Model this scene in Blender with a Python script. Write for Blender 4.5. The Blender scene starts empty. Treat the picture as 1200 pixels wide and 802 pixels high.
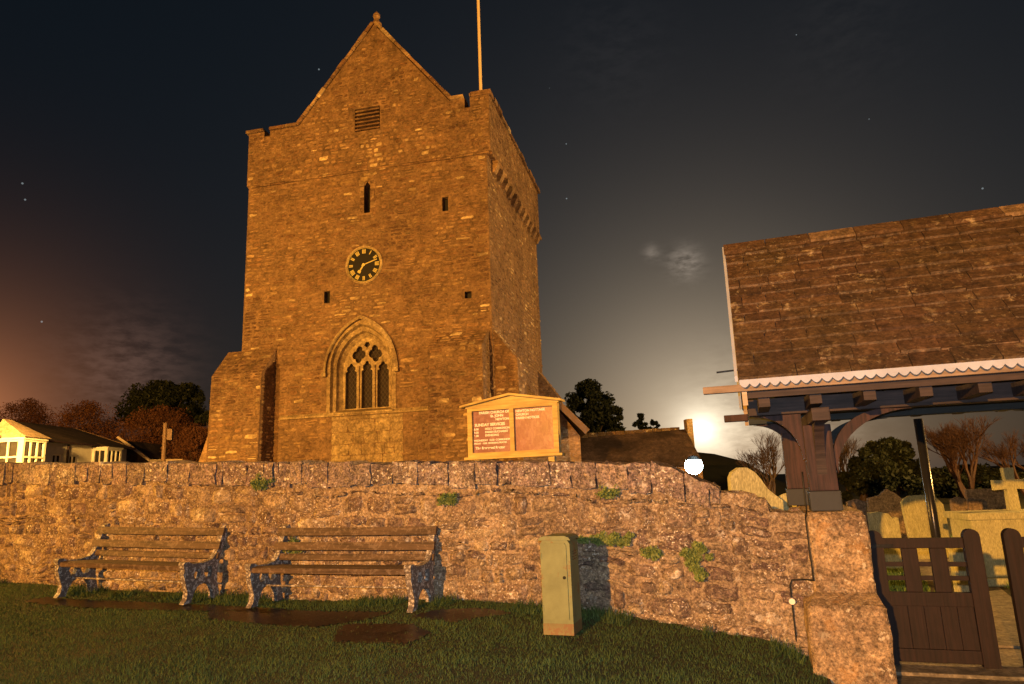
import bpy, bmesh, math, random
import numpy as np
from mathutils import Vector, Matrix
from mathutils.geometry import tessellate_polygon
R = math.radians
rng = random.Random(7)
nr = np.random.default_rng(7)
scene = bpy.context.scene
COL = scene.collection

# ------------------------------------------------------------------ camera
EYE = Vector((0, 0, 1.75)); PITCH = R(11.645); ROLL = R(2.17)
cam = bpy.data.cameras.new('camera'); camo = bpy.data.objects.new('camera', cam)
cam.lens = 24; cam.sensor_width = 36; cam.clip_end = 3000; cam.clip_start = 0.05
camo.location = EYE
camo.rotation_euler = (Matrix.Rotation(R(90) + PITCH, 4, 'X') @ Matrix.Rotation(-ROLL, 4, 'Z')).to_euler()
COL.objects.link(camo); scene.camera = camo

def at(px, py, Y):
    """world point on the sight line of a photo pixel at depth Y"""
    a = px - 600; b = -(py - 401); c, s = math.cos(ROLL), math.sin(ROLL)
    x = a * c + b * s; y = -a * s + b * c; F = 800
    cp, sp = math.cos(PITCH), math.sin(PITCH)
    r = Vector((x, F * cp - y * sp, F * sp + y * cp))
    return EYE + r * (Y / r.y)

# ------------------------------------------------------------------ view, world, lamps
scene.view_settings.view_transform = 'Standard'; scene.view_settings.look = 'None'
scene.view_settings.exposure = 0.18; scene.view_settings.gamma = 1
scene.cycles.max_bounces = 5; scene.cycles.diffuse_bounces = 3

class NT:
    def __init__(s, nt): s.nt = nt
    def n(s, t, **k):
        nd = s.nt.nodes.new(t)
        for a, v in k.items():
            if a.startswith('_'): setattr(nd, a[1:], v)
            else:
                key = int(a[1:]) if a[0] == 'i' and a[1:].isdigit() else a.replace('__', ' ')
                if isinstance(v, bpy.types.NodeSocket): s.nt.links.new(v, nd.inputs[key])
                else: nd.inputs[key].default_value = v
        return nd
    def math(s, op, a, b=None, clamp=False):
        k = dict(_operation=op, i0=a, _use_clamp=clamp)
        if b is not None: k['i1'] = b
        return s.n('ShaderNodeMath', **k).outputs[0]
    def vmath(s, op, a, b=None, out=0):
        k = dict(_operation=op, i0=a)
        if b is not None: k['i1'] = b
        return s.n('ShaderNodeVectorMath', **k).outputs[out]
    def mix(s, fac, a, b, mode='MIX'):
        m = s.n('ShaderNodeMix', _data_type='RGBA', _blend_type=mode)
        for i, v in ((0, fac), (6, a), (7, b)):
            if isinstance(v, bpy.types.NodeSocket): s.nt.links.new(v, m.inputs[i])
            else: m.inputs[i].default_value = v if i == 0 else (*v[:3], 1)
        return m.outputs[2]
    def ramp(s, fac, pts, interp='LINEAR'):
        r = s.n('ShaderNodeValToRGB'); s.nt.links.new(fac, r.inputs[0]); cr = r.color_ramp
        cr.interpolation = interp
        while len(cr.elements) < len(pts): cr.elements.new(0.5)
        for e, (p, c) in zip(cr.elements, pts):
            e.position = p; e.color = (*c, 1) if hasattr(c, '__len__') else (c, c, c, 1)
        return r.outputs[0]
    def noise(s, vec, scale, detail=4, rough=0.55, out=0):
        return s.n('ShaderNodeTexNoise', Vector=vec, Scale=scale, Detail=detail, Roughness=rough).outputs[out]

w = bpy.data.worlds.new('World'); scene.world = w; w.use_nodes = True
w.node_tree.nodes.clear(); T = NT(w.node_tree)
gen = T.n('ShaderNodeTexCoord').outputs['Generated']
MOON = (at(822, 505, 100) - EYE).normalized()
def ang(d):
    return T.math('ARCCOSINE', T.math('MINIMUM', T.vmath('DOT_PRODUCT', gen, tuple(d), out=1), 0.999999))
def falloff(a, deg, amp):
    return T.math('MULTIPLY', T.math('POWER', math.e, T.math('MULTIPLY', a, -1 / R(deg))), amp)
def tint(v, c):
    return T.vmath('MULTIPLY', T.n('ShaderNodeCombineXYZ', i0=v, i1=v, i2=v).outputs[0], c)
sky = T.n('ShaderNodeTexSky', _sky_type='NISHITA', _sun_disc=False, _sun_elevation=R(4),
          _sun_rotation=math.atan2(MOON.x, MOON.y), _air_density=1.0, _dust_density=2.0)
acc = T.vmath('SCALE', sky.outputs[0]); acc.node.inputs['Scale'].default_value = 0.0025
aM = ang(MOON)
acc = T.vmath('ADD', acc, tint(falloff(aM, 5.8, 0.52), (1.0, 0.84, 0.60)))
acc = T.vmath('ADD', acc, tint(falloff(aM, 15, 0.036), (1.0, 0.88, 0.96)))
acc = T.vmath('ADD', acc, tint(falloff(aM, 0.95, 1.8), (1.0, 0.93, 0.72)))
TOWN = (at(-60, 500, 100) - EYE).normalized()
acc = T.vmath('ADD', acc, tint(falloff(ang(TOWN), 3.8, 0.60), (1.0, 0.34, 0.12)))
acc = T.vmath('ADD', acc, (0.0012, 0.0032, 0.0058))
# a few thin clouds that pick up the moonlight and the town light
stretch = T.vmath('MULTIPLY', gen, (1, 1, 2.6))
cn = T.math('SUBTRACT', T.noise(stretch, 9, 6, 0.6), 0.52)
cn = T.math('MULTIPLY', cn, 5, clamp=True)
def wisp(px, py, deg, amp, c):
    d = (at(px, py, 100) - EYE).normalized()
    a = T.math('DIVIDE', ang(d), R(deg)); g = T.math('POWER', math.e, T.math('MULTIPLY', T.math('MULTIPLY', a, a), -1))
    return tint(T.math('MULTIPLY', T.math('MULTIPLY', g, T.math('MULTIPLY', T.math('SUBTRACT', T.noise(stretch, 38, 5, 0.6), 0.36), 4, clamp=True)), amp), c)
acc = T.vmath('ADD', acc, wisp(803, 309, 1.15, 0.17, (1, 0.82, 0.66)))
acc = T.vmath('ADD', acc, wisp(764, 297, 0.6, 0.09, (1, 0.82, 0.66)))
acc = T.vmath('ADD', acc, wisp(900, 515, 5.0, 0.22, (1, 0.85, 0.6)))
acc = T.vmath('ADD', acc, wisp(150, 438, 3.6, 0.05, (1, 0.55, 0.4)))
acc = T.vmath('ADD', acc, wisp(990, 35, 4.0, 0.004, (1, 0.9, 0.85)))
acc = T.vmath('ADD', acc, wisp(720, 60, 4.0, 0.004, (1, 0.9, 0.9)))
vor = T.n('ShaderNodeTexVoronoi', Vector=gen, Scale=46.0)
star = T.math('MULTIPLY', T.math('LESS_THAN', vor.outputs['Distance'], 0.052),
              T.math('GREATER_THAN', T.n('ShaderNodeSeparateColor', i0=vor.outputs['Color']).outputs[0], 0.93))
acc = T.vmath('ADD', acc, tint(T.math('MULTIPLY', star, 0.16), (0.8, 0.95, 1)))
bg = T.n('ShaderNodeBackground', Color=acc, Strength=1.0)
T.nt.links.new(bg.outputs[0], T.n('ShaderNodeOutputWorld').inputs[0])

def lamp(name, loc, power, color, radius):
    l = bpy.data.lights.new(name, 'POINT'); l.energy = power; l.color = color; l.shadow_soft_size = radius
    o = bpy.data.objects.new(name, l); o.location = loc; COL.objects.link(o); return o
SODIUM = (1.0, 0.42, 0.055)
lamp('sodium_lamp_light', (-22.0, -38.0, 8.6), 165000, SODIUM, 0.25)       # street lamp behind the photographer
lamp('tower_fill_light', (-14.0, 11.0, 4.5), 6500, (1.0, 0.50, 0.09), 0.2)                   # unseen warm fill added on the left to brighten the lower tower
lamp('camera_flash_light', (0.03, 0.05, 1.86), 620, (0.84, 0.93, 1.0), 0.02)

# ------------------------------------------------------------------ materials
MATS = {}
def newmat(name):
    m = bpy.data.materials.new(name); m.use_nodes = True; m.node_tree.nodes.clear()
    MATS[name] = m; return m, NT(m.node_tree)
def finish(T, col, rough=0.9, bump=None, bstr=0.3, bdist=0.01, metallic=0.0, spec=0.3, **kw):
    b = T.n('ShaderNodeBsdfPrincipled', Roughness=rough, Metallic=metallic, **{'Specular__IOR__Level': spec})
    if isinstance(col, bpy.types.NodeSocket): T.nt.links.new(col, b.inputs['Base Color'])
    else: b.inputs['Base Color'].default_value = (*col, 1)
    for k, v in kw.items(): b.inputs[k.replace('__', ' ')].default_value = v
    if bump is not None:
        bp = T.n('ShaderNodeBump', Strength=bstr, Distance=bdist, Height=bump)
        T.nt.links.new(bp.outputs[0], b.inputs['Normal'])
    T.nt.links.new(b.outputs[0], T.n('ShaderNodeOutputMaterial').inputs[0])

def stone_mat(name, tones, patch=(0.2, 0.13, 0.1), pamt=0.6, lichen_glint=(0.7, 0.66, 0.55), lamt=0.35, ls=9, fs=22, bs=0.5, moss=None, rgh=0.93, bd=0.02, ms=5.0, mc=(0.38, 1.35), bigs=0.75, sp=0.0, st=(1, 1, 1), crisp=0.0, orange=0.0):
    m, T = newmat(name)
    co = T.n('ShaderNodeTexCoord').outputs['Object']
    rnd = T.n('ShaderNodeAttribute', _attribute_name='rnd').outputs['Fac']
    c = T.ramp(rnd, [(i / (len(tones) - 1), t) for i, t in enumerate(tones)])
    big = T.noise(co, bigs, 6, 0.66)
    c = T.mix(T.math('MULTIPLY', T.ramp(big, [(0.42, 0), (0.62, 1)]), pamt), c, patch)
    cs = T.vmath('MULTIPLY', co, st); mid = T.noise(cs, ms, 6, 0.7)
    c = T.mix(0.85, c, T.ramp(mid, [(0.32, mc[0]), (0.68, mc[1])]), 'MULTIPLY')
    fine = T.noise(cs, fs, 6, 0.72)
    c = T.mix(0.8, c, T.ramp(fine, [(0.34, 0.40), (0.66, 1.45)]), 'MULTIPLY')
    if crisp:      # pale mortar smears and dark stone faces with sharp borders
        k1 = T.ramp(T.noise(co, ms * 2.4, 8, 0.8), [(0.50, 0), (0.60, 1)]); c = T.mix(T.math('MULTIPLY', k1, crisp), c, (0.55, 0.43, 0.27))
        k2 = T.ramp(T.noise(cs, ms * 1.7, 8, 0.8, 1), [(0.38, 1), (0.47, 0)]); c = T.mix(T.math('MULTIPLY', k2, crisp * 1.2), c, (0.10, 0.065, 0.055))
        c = T.mix(0.8, c, T.ramp(T.noise(co, 48, 4, 0.75), [(0.36, 0.35), (0.64, 1.55)]), 'MULTIPLY')
    if orange:
        c = T.mix(T.math('MULTIPLY', T.ramp(T.noise(co, ls * 1.3, 5, 0.65, 1), [(0.56, 0), (0.60, 1)]), orange), c, (0.55, 0.27, 0.06))
    if moss:
        c = T.mix(T.ramp(T.noise(co, 1.6, 6, 0.7), [(0.56, 0), (0.68, 0.75)]), c, moss)
    lm = T.math('MULTIPLY', T.ramp(T.noise(co, ls, 8, 0.72), [(0.575, 0), (0.66, 1)]), T.ramp(T.noise(co, 1.1, 3, 0.5), [(0.40, 0), (0.6, 1)]))
    c = T.mix(T.math('MULTIPLY', lm, lamt), c, lichen_glint)
    if sp:  # bright specks: wet glints of the flash painted in, sharing the lichen colour
        glints = T.ramp(T.noise(co, ls * 4.5, 4, 0.6), [(0.60, 0), (0.64, 1)])
        c = T.mix(T.math('MULTIPLY', T.math('MULTIPLY', glints, T.ramp(T.noise(co, 1.7, 4, 0.6), [(0.42, 0), (0.55, 1)])), sp), c, lichen_glint)
    h = T.math('ADD', T.math('MULTIPLY', mid, 0.7), T.math('MULTIPLY', fine, 0.6))
    finish(T, c, rgh, h, bs, bd)
    return m
stone_mat('tower_stone', [(0.20, 0.11, 0.062), (0.32, 0.19, 0.105), (0.25, 0.15, 0.088), (0.37, 0.235, 0.13), (0.28, 0.18, 0.11), (0.43, 0.29, 0.16), (0.74, 0.58, 0.36)],
          patch=(0.11, 0.062, 0.045), pamt=0.92, lamt=0.55, lichen_glint=(0.60, 0.46, 0.28), ls=3.4, fs=8, bs=0.7, bd=0.05, ms=2.2, mc=(0.36, 1.45), bigs=0.40, st=(1, 1, 2.4), moss=(0.38, 0.26, 0.125))
stone_mat('tower_mortar', [(0.22, 0.135, 0.08), (0.26, 0.165, 0.10)], pamt=0.5, lamt=0.1, fs=10, patch=(0.13, 0.085, 0.06), ms=2.2)
stone_mat('dressed_stone', [(0.38, 0.28, 0.165), (0.46, 0.35, 0.20), (0.33, 0.24, 0.145)], patch=(0.24, 0.165, 0.095), pamt=0.8, lamt=0.2, ls=5, fs=16, bs=0.4)
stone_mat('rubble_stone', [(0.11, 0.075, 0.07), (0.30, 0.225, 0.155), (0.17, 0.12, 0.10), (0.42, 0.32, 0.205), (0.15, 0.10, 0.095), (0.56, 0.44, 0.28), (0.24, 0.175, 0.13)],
          patch=(0.17, 0.105, 0.085), pamt=0.7, lichen_glint=(0.88, 0.80, 0.70), lamt=0.8, ls=9, fs=26, bs=1.0, ms=7, mc=(0.45, 1.45), bd=0.04, bigs=1.0, sp=1.0, crisp=0.5)
stone_mat('rubble_mortar', [(0.30, 0.22, 0.15), (0.35, 0.26, 0.18)], patch=(0.16, 0.11, 0.08), pamt=0.7, lichen_glint=(0.85, 0.78, 0.68), lamt=0.7, ls=9, fs=26, bs=1.0, ms=8, mc=(0.4, 1.5), bd=0.04, sp=.8, crisp=.6)
stone_mat('coping_stone', [(0.15, 0.115, 0.11), (0.25, 0.19, 0.17), (0.19, 0.15, 0.15), (0.36, 0.28, 0.22)], patch=(0.22, 0.15, 0.14), lichen_glint=(0.85, 0.8, 0.72), lamt=0.8, ls=7, fs=24, bs=1.0, ms=6, mc=(0.45, 1.4), bd=0.03, sp=0.9, crisp=0.4)
stone_mat('pier_stone', [(0.42, 0.29, 0.17), (0.48, 0.33, 0.19), (0.37, 0.25, 0.16)], patch=(0.18, 0.12, 0.085), pamt=0.7, lichen_glint=(0.80, 0.70, 0.52), lamt=0.8, ls=5, fs=22, bs=1.0, bd=0.05, ms=9, mc=(0.35, 1.4), bigs=2.5, sp=0.7, crisp=.35, orange=.28)
stone_mat('grave_stone', [(0.52, 0.50, 0.30), (0.44, 0.43, 0.26)], patch=(0.34, 0.35, 0.18), pamt=0.5, lamt=0.2, ls=8, fs=40, bs=0.4, mc=(.75, 1.15), st=(3, 3, .5), moss=(0.34, 0.36, 0.15))
stone_mat('dark_grave_stone', [(0.22, 0.17, 0.12), (0.27, 0.2, 0.15)], pamt=0.4, lamt=0.15, fs=20)
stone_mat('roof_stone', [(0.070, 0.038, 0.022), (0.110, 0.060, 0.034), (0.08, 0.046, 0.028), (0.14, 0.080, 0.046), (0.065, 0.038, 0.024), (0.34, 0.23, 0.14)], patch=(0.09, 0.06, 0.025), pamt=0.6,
          lichen_glint=(0.6, 0.48, 0.30), lamt=0.7, ls=6, fs=28, bs=1.0, ms=9, mc=(0.35, 1.5), bd=0.03, bigs=1.3, sp=0.22)
stone_mat('dark_roof', [(0.030, 0.018, 0.014), (0.042, 0.026, 0.02)], pamt=0.4, lamt=0.1)
stone_mat('lamplit_roof', [(0.40, 0.30, 0.20), (0.46, 0.34, 0.22)], pamt=0.3)  # bay hip only: lamplight on the roof put into a paler colour
stone_mat('wet_paving', [(0.030, 0.018, 0.014), (0.045, 0.026, 0.019), (0.028, 0.018, 0.015)], patch=(0.02, 0.013, 0.01), lamt=0.1, fs=30, rgh=0.28, bs=0.15)
stone_mat('path_stone', [(0.20, 0.17, 0.12), (0.27, 0.22, 0.16)], patch=(0.13, 0.12, 0.08), lamt=0.3)

def wood_mat(name, a, b, paint=None, pamt=0.0, axis='X', rough=0.7):
    m, T = newmat(name)
    co = T.n('ShaderNodeTexCoord').outputs['Object']
    sc = {'X': (1.2, 22, 22), 'Z': (22, 22, 1.2), 'Y': (22, 1.2, 22)}[axis]
    g = T.noise(T.vmath('MULTIPLY', co, sc), 1.6, 6, 0.65)
    c = T.mix(T.ramp(g, [(0.35, 0), (0.65, 1)]), a, b)
    c = T.mix(0.5, c, T.ramp(T.noise(co, 6, 5, 0.6), [(0.3, 0.5), (0.7, 1.25)]), 'MULTIPLY')
    if paint: c = T.mix(T.math('MULTIPLY', T.ramp(T.noise(co, 24, 6, 0.7), [(0.53, 0), (0.57, 1)]), pamt), c, paint)
    finish(T, c, rough, g, 0.5, 0.006)
wood_mat('gate_timber', (0.009, 0.005, 0.006), (0.021, 0.010, 0.010), axis='Z')
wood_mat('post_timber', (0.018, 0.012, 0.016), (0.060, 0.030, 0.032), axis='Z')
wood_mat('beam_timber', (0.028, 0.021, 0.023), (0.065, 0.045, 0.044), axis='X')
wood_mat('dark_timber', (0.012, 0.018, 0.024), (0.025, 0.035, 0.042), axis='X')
wood_mat('bench_slat', (0.05, 0.034, 0.024), (0.14, 0.09, 0.06), paint=(0.36, 0.28, 0.22), pamt=0.25, axis='X')
wood_mat('board_timber', (0.40, 0.26, 0.07), (0.62, 0.46, 0.13), axis='X', rough=0.5)
wood_mat('pale_timber', (0.42, 0.32, 0.22), (0.60, 0.48, 0.36), axis='X')

def paint_mat(name, col, chip=None, camt=0.6, cs=14, rough=0.6, metallic=0.0, var=0.35, lo=0.57):
    m, T = newmat(name); co = T.n('ShaderNodeTexCoord').outputs['Object']
    c = T.mix(var, col, T.ramp(T.noise(co, 4, 6, 0.65), [(0.3, 0.4), (0.7, 1.3)]), 'MULTIPLY')
    if chip: c = T.mix(T.math('MULTIPLY', T.ramp(T.noise(co, cs, 7, 0.7), [(lo, 0), (lo + 0.04, 1)]), camt), c, chip)
    finish(T, c, rough, T.noise(co, 30, 4, 0.6), 0.25, 0.004, metallic)
paint_mat('bench_iron', (0.15, 0.125, 0.115), chip=(0.60, 0.56, 0.52), camt=0.8, cs=34, lo=0.52)
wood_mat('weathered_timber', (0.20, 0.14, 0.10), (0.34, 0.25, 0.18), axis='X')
paint_mat('gutter_paint', (0.42, 0.46, 0.60), chip=(0.4, 0.33, 0.3), camt=0.4, cs=20, lo=0.62)
paint_mat('white_paint', (0.78, 0.74, 0.66), var=0.2)
paint_mat('render_wall', (0.70, 0.67, 0.62), var=0.25)
paint_mat('cabinet_paint', (0.21, 0.23, 0.11), chip=(0.20, 0.12, 0.05), camt=0.75, cs=5, var=0.5, lo=0.58)
paint_mat('cabinet_rust', (0.22, 0.18, 0.08), chip=(0.2, 0.1, 0.05), camt=.7, cs=14, var=0.6, lo=.5)
paint_mat('black_metal', (0.02, 0.02, 0.022), rough=0.25, metallic=0.3)
paint_mat('black_paint', (0.008, 0.007, 0.008), rough=0.55)
paint_mat('lead', (0.024, 0.028, 0.034), rough=0.6)
paint_mat('gilding', (0.62, 0.52, 0.20), rough=0.45, var=0.1)
paint_mat('cable_black', (0.012, 0.012, 0.012), rough=0.6)
paint_mat('board_panel', (0.24, 0.09, 0.085), chip=(0.34, 0.17, 0.15), camt=0.5, cs=7, var=0.4, rough=0.3, lo=0.5)
paint_mat('board_letter', (0.95, 0.9, 0.75), var=0.1)
paint_mat('flag_pole_paint', (0.72, 0.56, 0.36), var=0.1)
paint_mat('utility_timber', (0.16, 0.10, 0.07))
paint_mat('slit_dark', (0.012, 0.012, 0.014))

def glass_mat(name):
    m, T = newmat(name); co = T.n('ShaderNodeTexCoord').outputs['Object']
    s = T.n('ShaderNodeSeparateXYZ', i0=co)
    a = T.math('PINGPONG', T.math('ADD', s.outputs[0], T.math('MULTIPLY', s.outputs[2], 0.7)), 0.07)
    b = T.math('PINGPONG', T.math('SUBTRACT', s.outputs[0], T.math('MULTIPLY', s.outputs[2], 0.7)), 0.07)
    l = T.math('LESS_THAN', T.math('MINIMUM', a, b), 0.007)
    c = T.mix(l, T.ramp(T.noise(co, 18, 3), [(0.3, (0.012, 0.008, 0.008)), (0.7, (0.035, 0.022, 0.018))]), (0.07, 0.055, 0.045))
    finish(T, c, 0.6, T.noise(co, 9, 3), 0.3, 0.01, spec=0.12)
glass_mat('leaded_glass')
paint_mat('window_glass', (0.03, 0.028, 0.03), rough=0.15)

def leaf_mat(name, a, b, trans=0.2):
    m, T = newmat(name)
    rnd = T.n('ShaderNodeAttribute', _attribute_name='rnd').outputs['Fac']
    c = T.mix(rnd, a, b)
    finish(T, c, 0.65, spec=0.25)
leaf_mat('evergreen_leaf', (0.010, 0.015, 0.007), (0.026, 0.032, 0.014))
leaf_mat('russet_leaf', (0.10, 0.042, 0.022), (0.15, 0.062, 0.030))
leaf_mat('twig_bark', (0.05, 0.035, 0.028), (0.10, 0.065, 0.045))
leaf_mat('red_twig', (0.035, 0.018, 0.014), (0.06, 0.030, 0.022))
leaf_mat('wall_leaf', (0.10, 0.15, 0.03), (0.24, 0.27, 0.08))
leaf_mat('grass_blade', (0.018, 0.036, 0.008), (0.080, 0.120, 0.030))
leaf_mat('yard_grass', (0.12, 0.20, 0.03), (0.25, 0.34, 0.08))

def ground_mat(name, a, b, c3):
    m, T = newmat(name); co = T.n('ShaderNodeTexCoord').outputs['Object']
    c = T.mix(T.ramp(T.noise(co, 1.3, 6, 0.65), [(0.35, 0), (0.65, 1)]), a, b)
    c = T.mix(T.ramp(T.noise(co, 14, 6, 0.7), [(0.45, 0), (0.65, 0.8)]), c, c3)
    finish(T, c, 0.95, T.noise(co, 30, 6, 0.7), 0.8, 0.03)
ground_mat('lawn_soil', (0.035, 0.04, 0.014), (0.055, 0.05, 0.02), (0.06, 0.04, 0.022))
ground_mat('dark_ground', (0.03, 0.035, 0.012), (0.045, 0.04, 0.02), (0.03, 0.03, 0.015))
ground_mat('hill_ground', (0.025, 0.03, 0.016), (0.04, 0.038, 0.022), (0.02, 0.025, 0.014))
def emit_mat(name, col, s):
    m, T = newmat(name); e = T.n('ShaderNodeEmission', Color=(*col, 1), Strength=s)
    T.nt.links.new(e.outputs[0], T.n('ShaderNodeOutputMaterial').inputs[0])
emit_mat('white_lantern', (0.80, 1.0, 1.0), 60)
emit_mat('sodium_lantern', (1.0, 0.45, 0.06), 16)

# ------------------------------------------------------------------ mesh builder
class MB:
    def __init__(s): s.v = []; s.f = []; s.r = []; s.m = []
    def add(s, vs, fs, rnd=0.5, mat=0):
        o = len(s.v); s.v += [tuple(v) for v in vs]
        for f in fs: s.f.append([i + o for i in f]); s.r.append(rnd); s.m.append(mat)
    def box(s, x0, x1, y0, y1, z0, z1, rnd=0.5, mat=0, bev=0.0):
        if bev > 0:
            b = bev
            vs = []
            bm = bmesh.new(); bmesh.ops.create_cube(bm, size=1)
            for v in bm.verts: v.co = ((x0 + x1) / 2 + v.co.x * (x1 - x0), (y0 + y1) / 2 + v.co.y * (y1 - y0), (z0 + z1) / 2 + v.co.z * (z1 - z0))
            bmesh.ops.bevel(bm, geom=bm.edges[:], offset=b, segments=2, affect='EDGES', profile=0.7)
            bm.verts.index_update()
            s.add([v.co for v in bm.verts], [[v.index for v in f.verts] for f in bm.faces], rnd, mat); bm.free(); return
        v = [(x, y, z) for z in (z0, z1) for y in (y0, y1) for x in (x0, x1)]
        s.add(v, [(0, 2, 3, 1), (4, 5, 7, 6), (0, 1, 5, 4), (2, 6, 7, 3), (0, 4, 6, 2), (1, 3, 7, 5)], rnd, mat)
    def hexa(s, pts, rnd=0.5, mat=0):
        """8 points: bottom loop of four, top loop of four"""
        s.add(pts, [(3, 2, 1, 0), (4, 5, 6, 7), (0, 1, 5, 4), (1, 2, 6, 5), (2, 3, 7, 6), (3, 0, 4, 7)], rnd, mat)
    def bar(s, p0, p1, wx, wz, rnd=0.5, mat=0, up=(0, 0, 1)):
        p0 = Vector(p0); p1 = Vector(p1); d = (p1 - p0).normalized(); u = Vector(up)
        if abs(d.dot(u)) > 0.95: u = Vector((0, 1, 0))
        a = d.cross(u).normalized() * wx / 2; b = a.cross(d).normalized() * wz / 2
        s.hexa([p0 - a - b, p0 + a - b, p0 + a + b, p0 - a + b, p1 - a - b, p1 + a - b, p1 + a + b, p1 - a + b], rnd, mat)
    def tube(s, pts, rad, n=8, rnd=0.5, mat=0, caps=True):
        pts = [Vector(p) for p in pts]
        if not hasattr(rad, '__len__'): rad = [rad] * len(pts)
        rings = []; prev = None
        for i, p in enumerate(pts):
            d = (pts[min(i + 1, len(pts) - 1)] - pts[max(i - 1, 0)]).normalized()
            if prev is None: a = d.orthogonal().normalized()
            else: a = (prev - d * prev.dot(d)).normalized()
            prev = a; b = d.cross(a)
            rings.append([p + (a * math.cos(2 * math.pi * k / n) + b * math.sin(2 * math.pi * k / n)) * rad[i] for k in range(n)])
        vs = [v for r in rings for v in r]
        fs = [(i * n + k, i * n + (k + 1) % n, (i + 1) * n + (k + 1) % n, (i + 1) * n + k) for i in range(len(pts) - 1) for k in range(n)]
        if caps: fs += [tuple(range(n - 1, -1, -1)), tuple((len(pts) - 1) * n + k for k in range(n))]
        s.add(vs, fs, rnd, mat)
    def plate(s, outer, holes, y0, y1, rnd=0.5, mat=0, axis='y'):
        """outline in (x,z) with holes, thickness y0..y1; axis 'x' gives an outline in (y,z) with thickness along x"""
        loops = [outer] + list(holes)
        flat = [p for l in loops for p in l]; n = len(flat)
        tri = tessellate_polygon([[Vector((p[0], p[1], 0)) for p in l] for l in loops])
        M = (lambda p, d: (p[0], d, p[1])) if axis == 'y' else (lambda p, d: (d, p[0], p[1]))
        vs = [M(p, y0) for p in flat] + [M(p, y1) for p in flat]
        fs = [tuple(t) for t in tri] + [tuple(i + n for i in reversed(t)) for t in tri]
        o = 0
        for l in loops:
            for i in range(len(l)):
                j = (i + 1) % len(l); fs.append((o + i, o + j, o + j + n, o + i + n))
            o += len(l)
        s.add(vs, fs, rnd, mat)
    def lathe(s, prof, c=(0, 0, 0), n=16, rnd=0.5, mat=0):
        vs = [(c[0] + r * math.cos(2 * math.pi * k / n), c[1] + r * math.sin(2 * math.pi * k / n), c[2] + z) for r, z in prof for k in range(n)]
        fs = [(i * n + k, i * n + (k + 1) % n, (i + 1) * n + (k + 1) % n, (i + 1) * n + k) for i in range(len(prof) - 1) for k in range(n)]
        s.add(vs, fs, rnd, mat)
    def build(s, name, mats, parent=None, smooth=False, fixn=True):
        me = bpy.data.meshes.new(name); me.from_pydata(s.v, [], s.f)
        if isinstance(mats, str): mats = [mats]
        for m in mats: me.materials.append(MATS[m])
        me.polygons.foreach_set('material_index', s.m)
        if fixn:
            bm = bmesh.new(); bm.from_mesh(me); bmesh.ops.recalc_face_normals(bm, faces=bm.faces[:]); bm.to_mesh(me); bm.free()
        a = me.attributes.new('rnd', 'FLOAT', 'FACE'); a.data.foreach_set('value', s.r)
        if smooth: me.polygons.foreach_set('use_smooth', [True] * len(me.polygons))
        me.update()
        o = bpy.data.objects.new(name, me); COL.objects.link(o)
        if parent: o.parent = parent
        return o

def tag(o, label=None, cat=None, group=None, kind=None):
    if label: o['label'] = label
    if cat: o['category'] = cat
    if group: o['group'] = group
    if kind: o['kind'] = kind
    return o
def empty(name, loc=(0, 0, 0), rz=0.0, label=None, cat=None, group=None):
    o = bpy.data.objects.new(name, None); o.location = loc; o.rotation_euler = (0, 0, rz)
    o.empty_display_size = 0.2; COL.objects.link(o); return tag(o, label, cat, group)
def copy_tree(o, parent=None):
    c = o.copy(); COL.objects.link(c); c.parent = parent
    for ch in [k for k in bpy.data.objects if k.parent == o]: copy_tree(ch, c)
    return c

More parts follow.
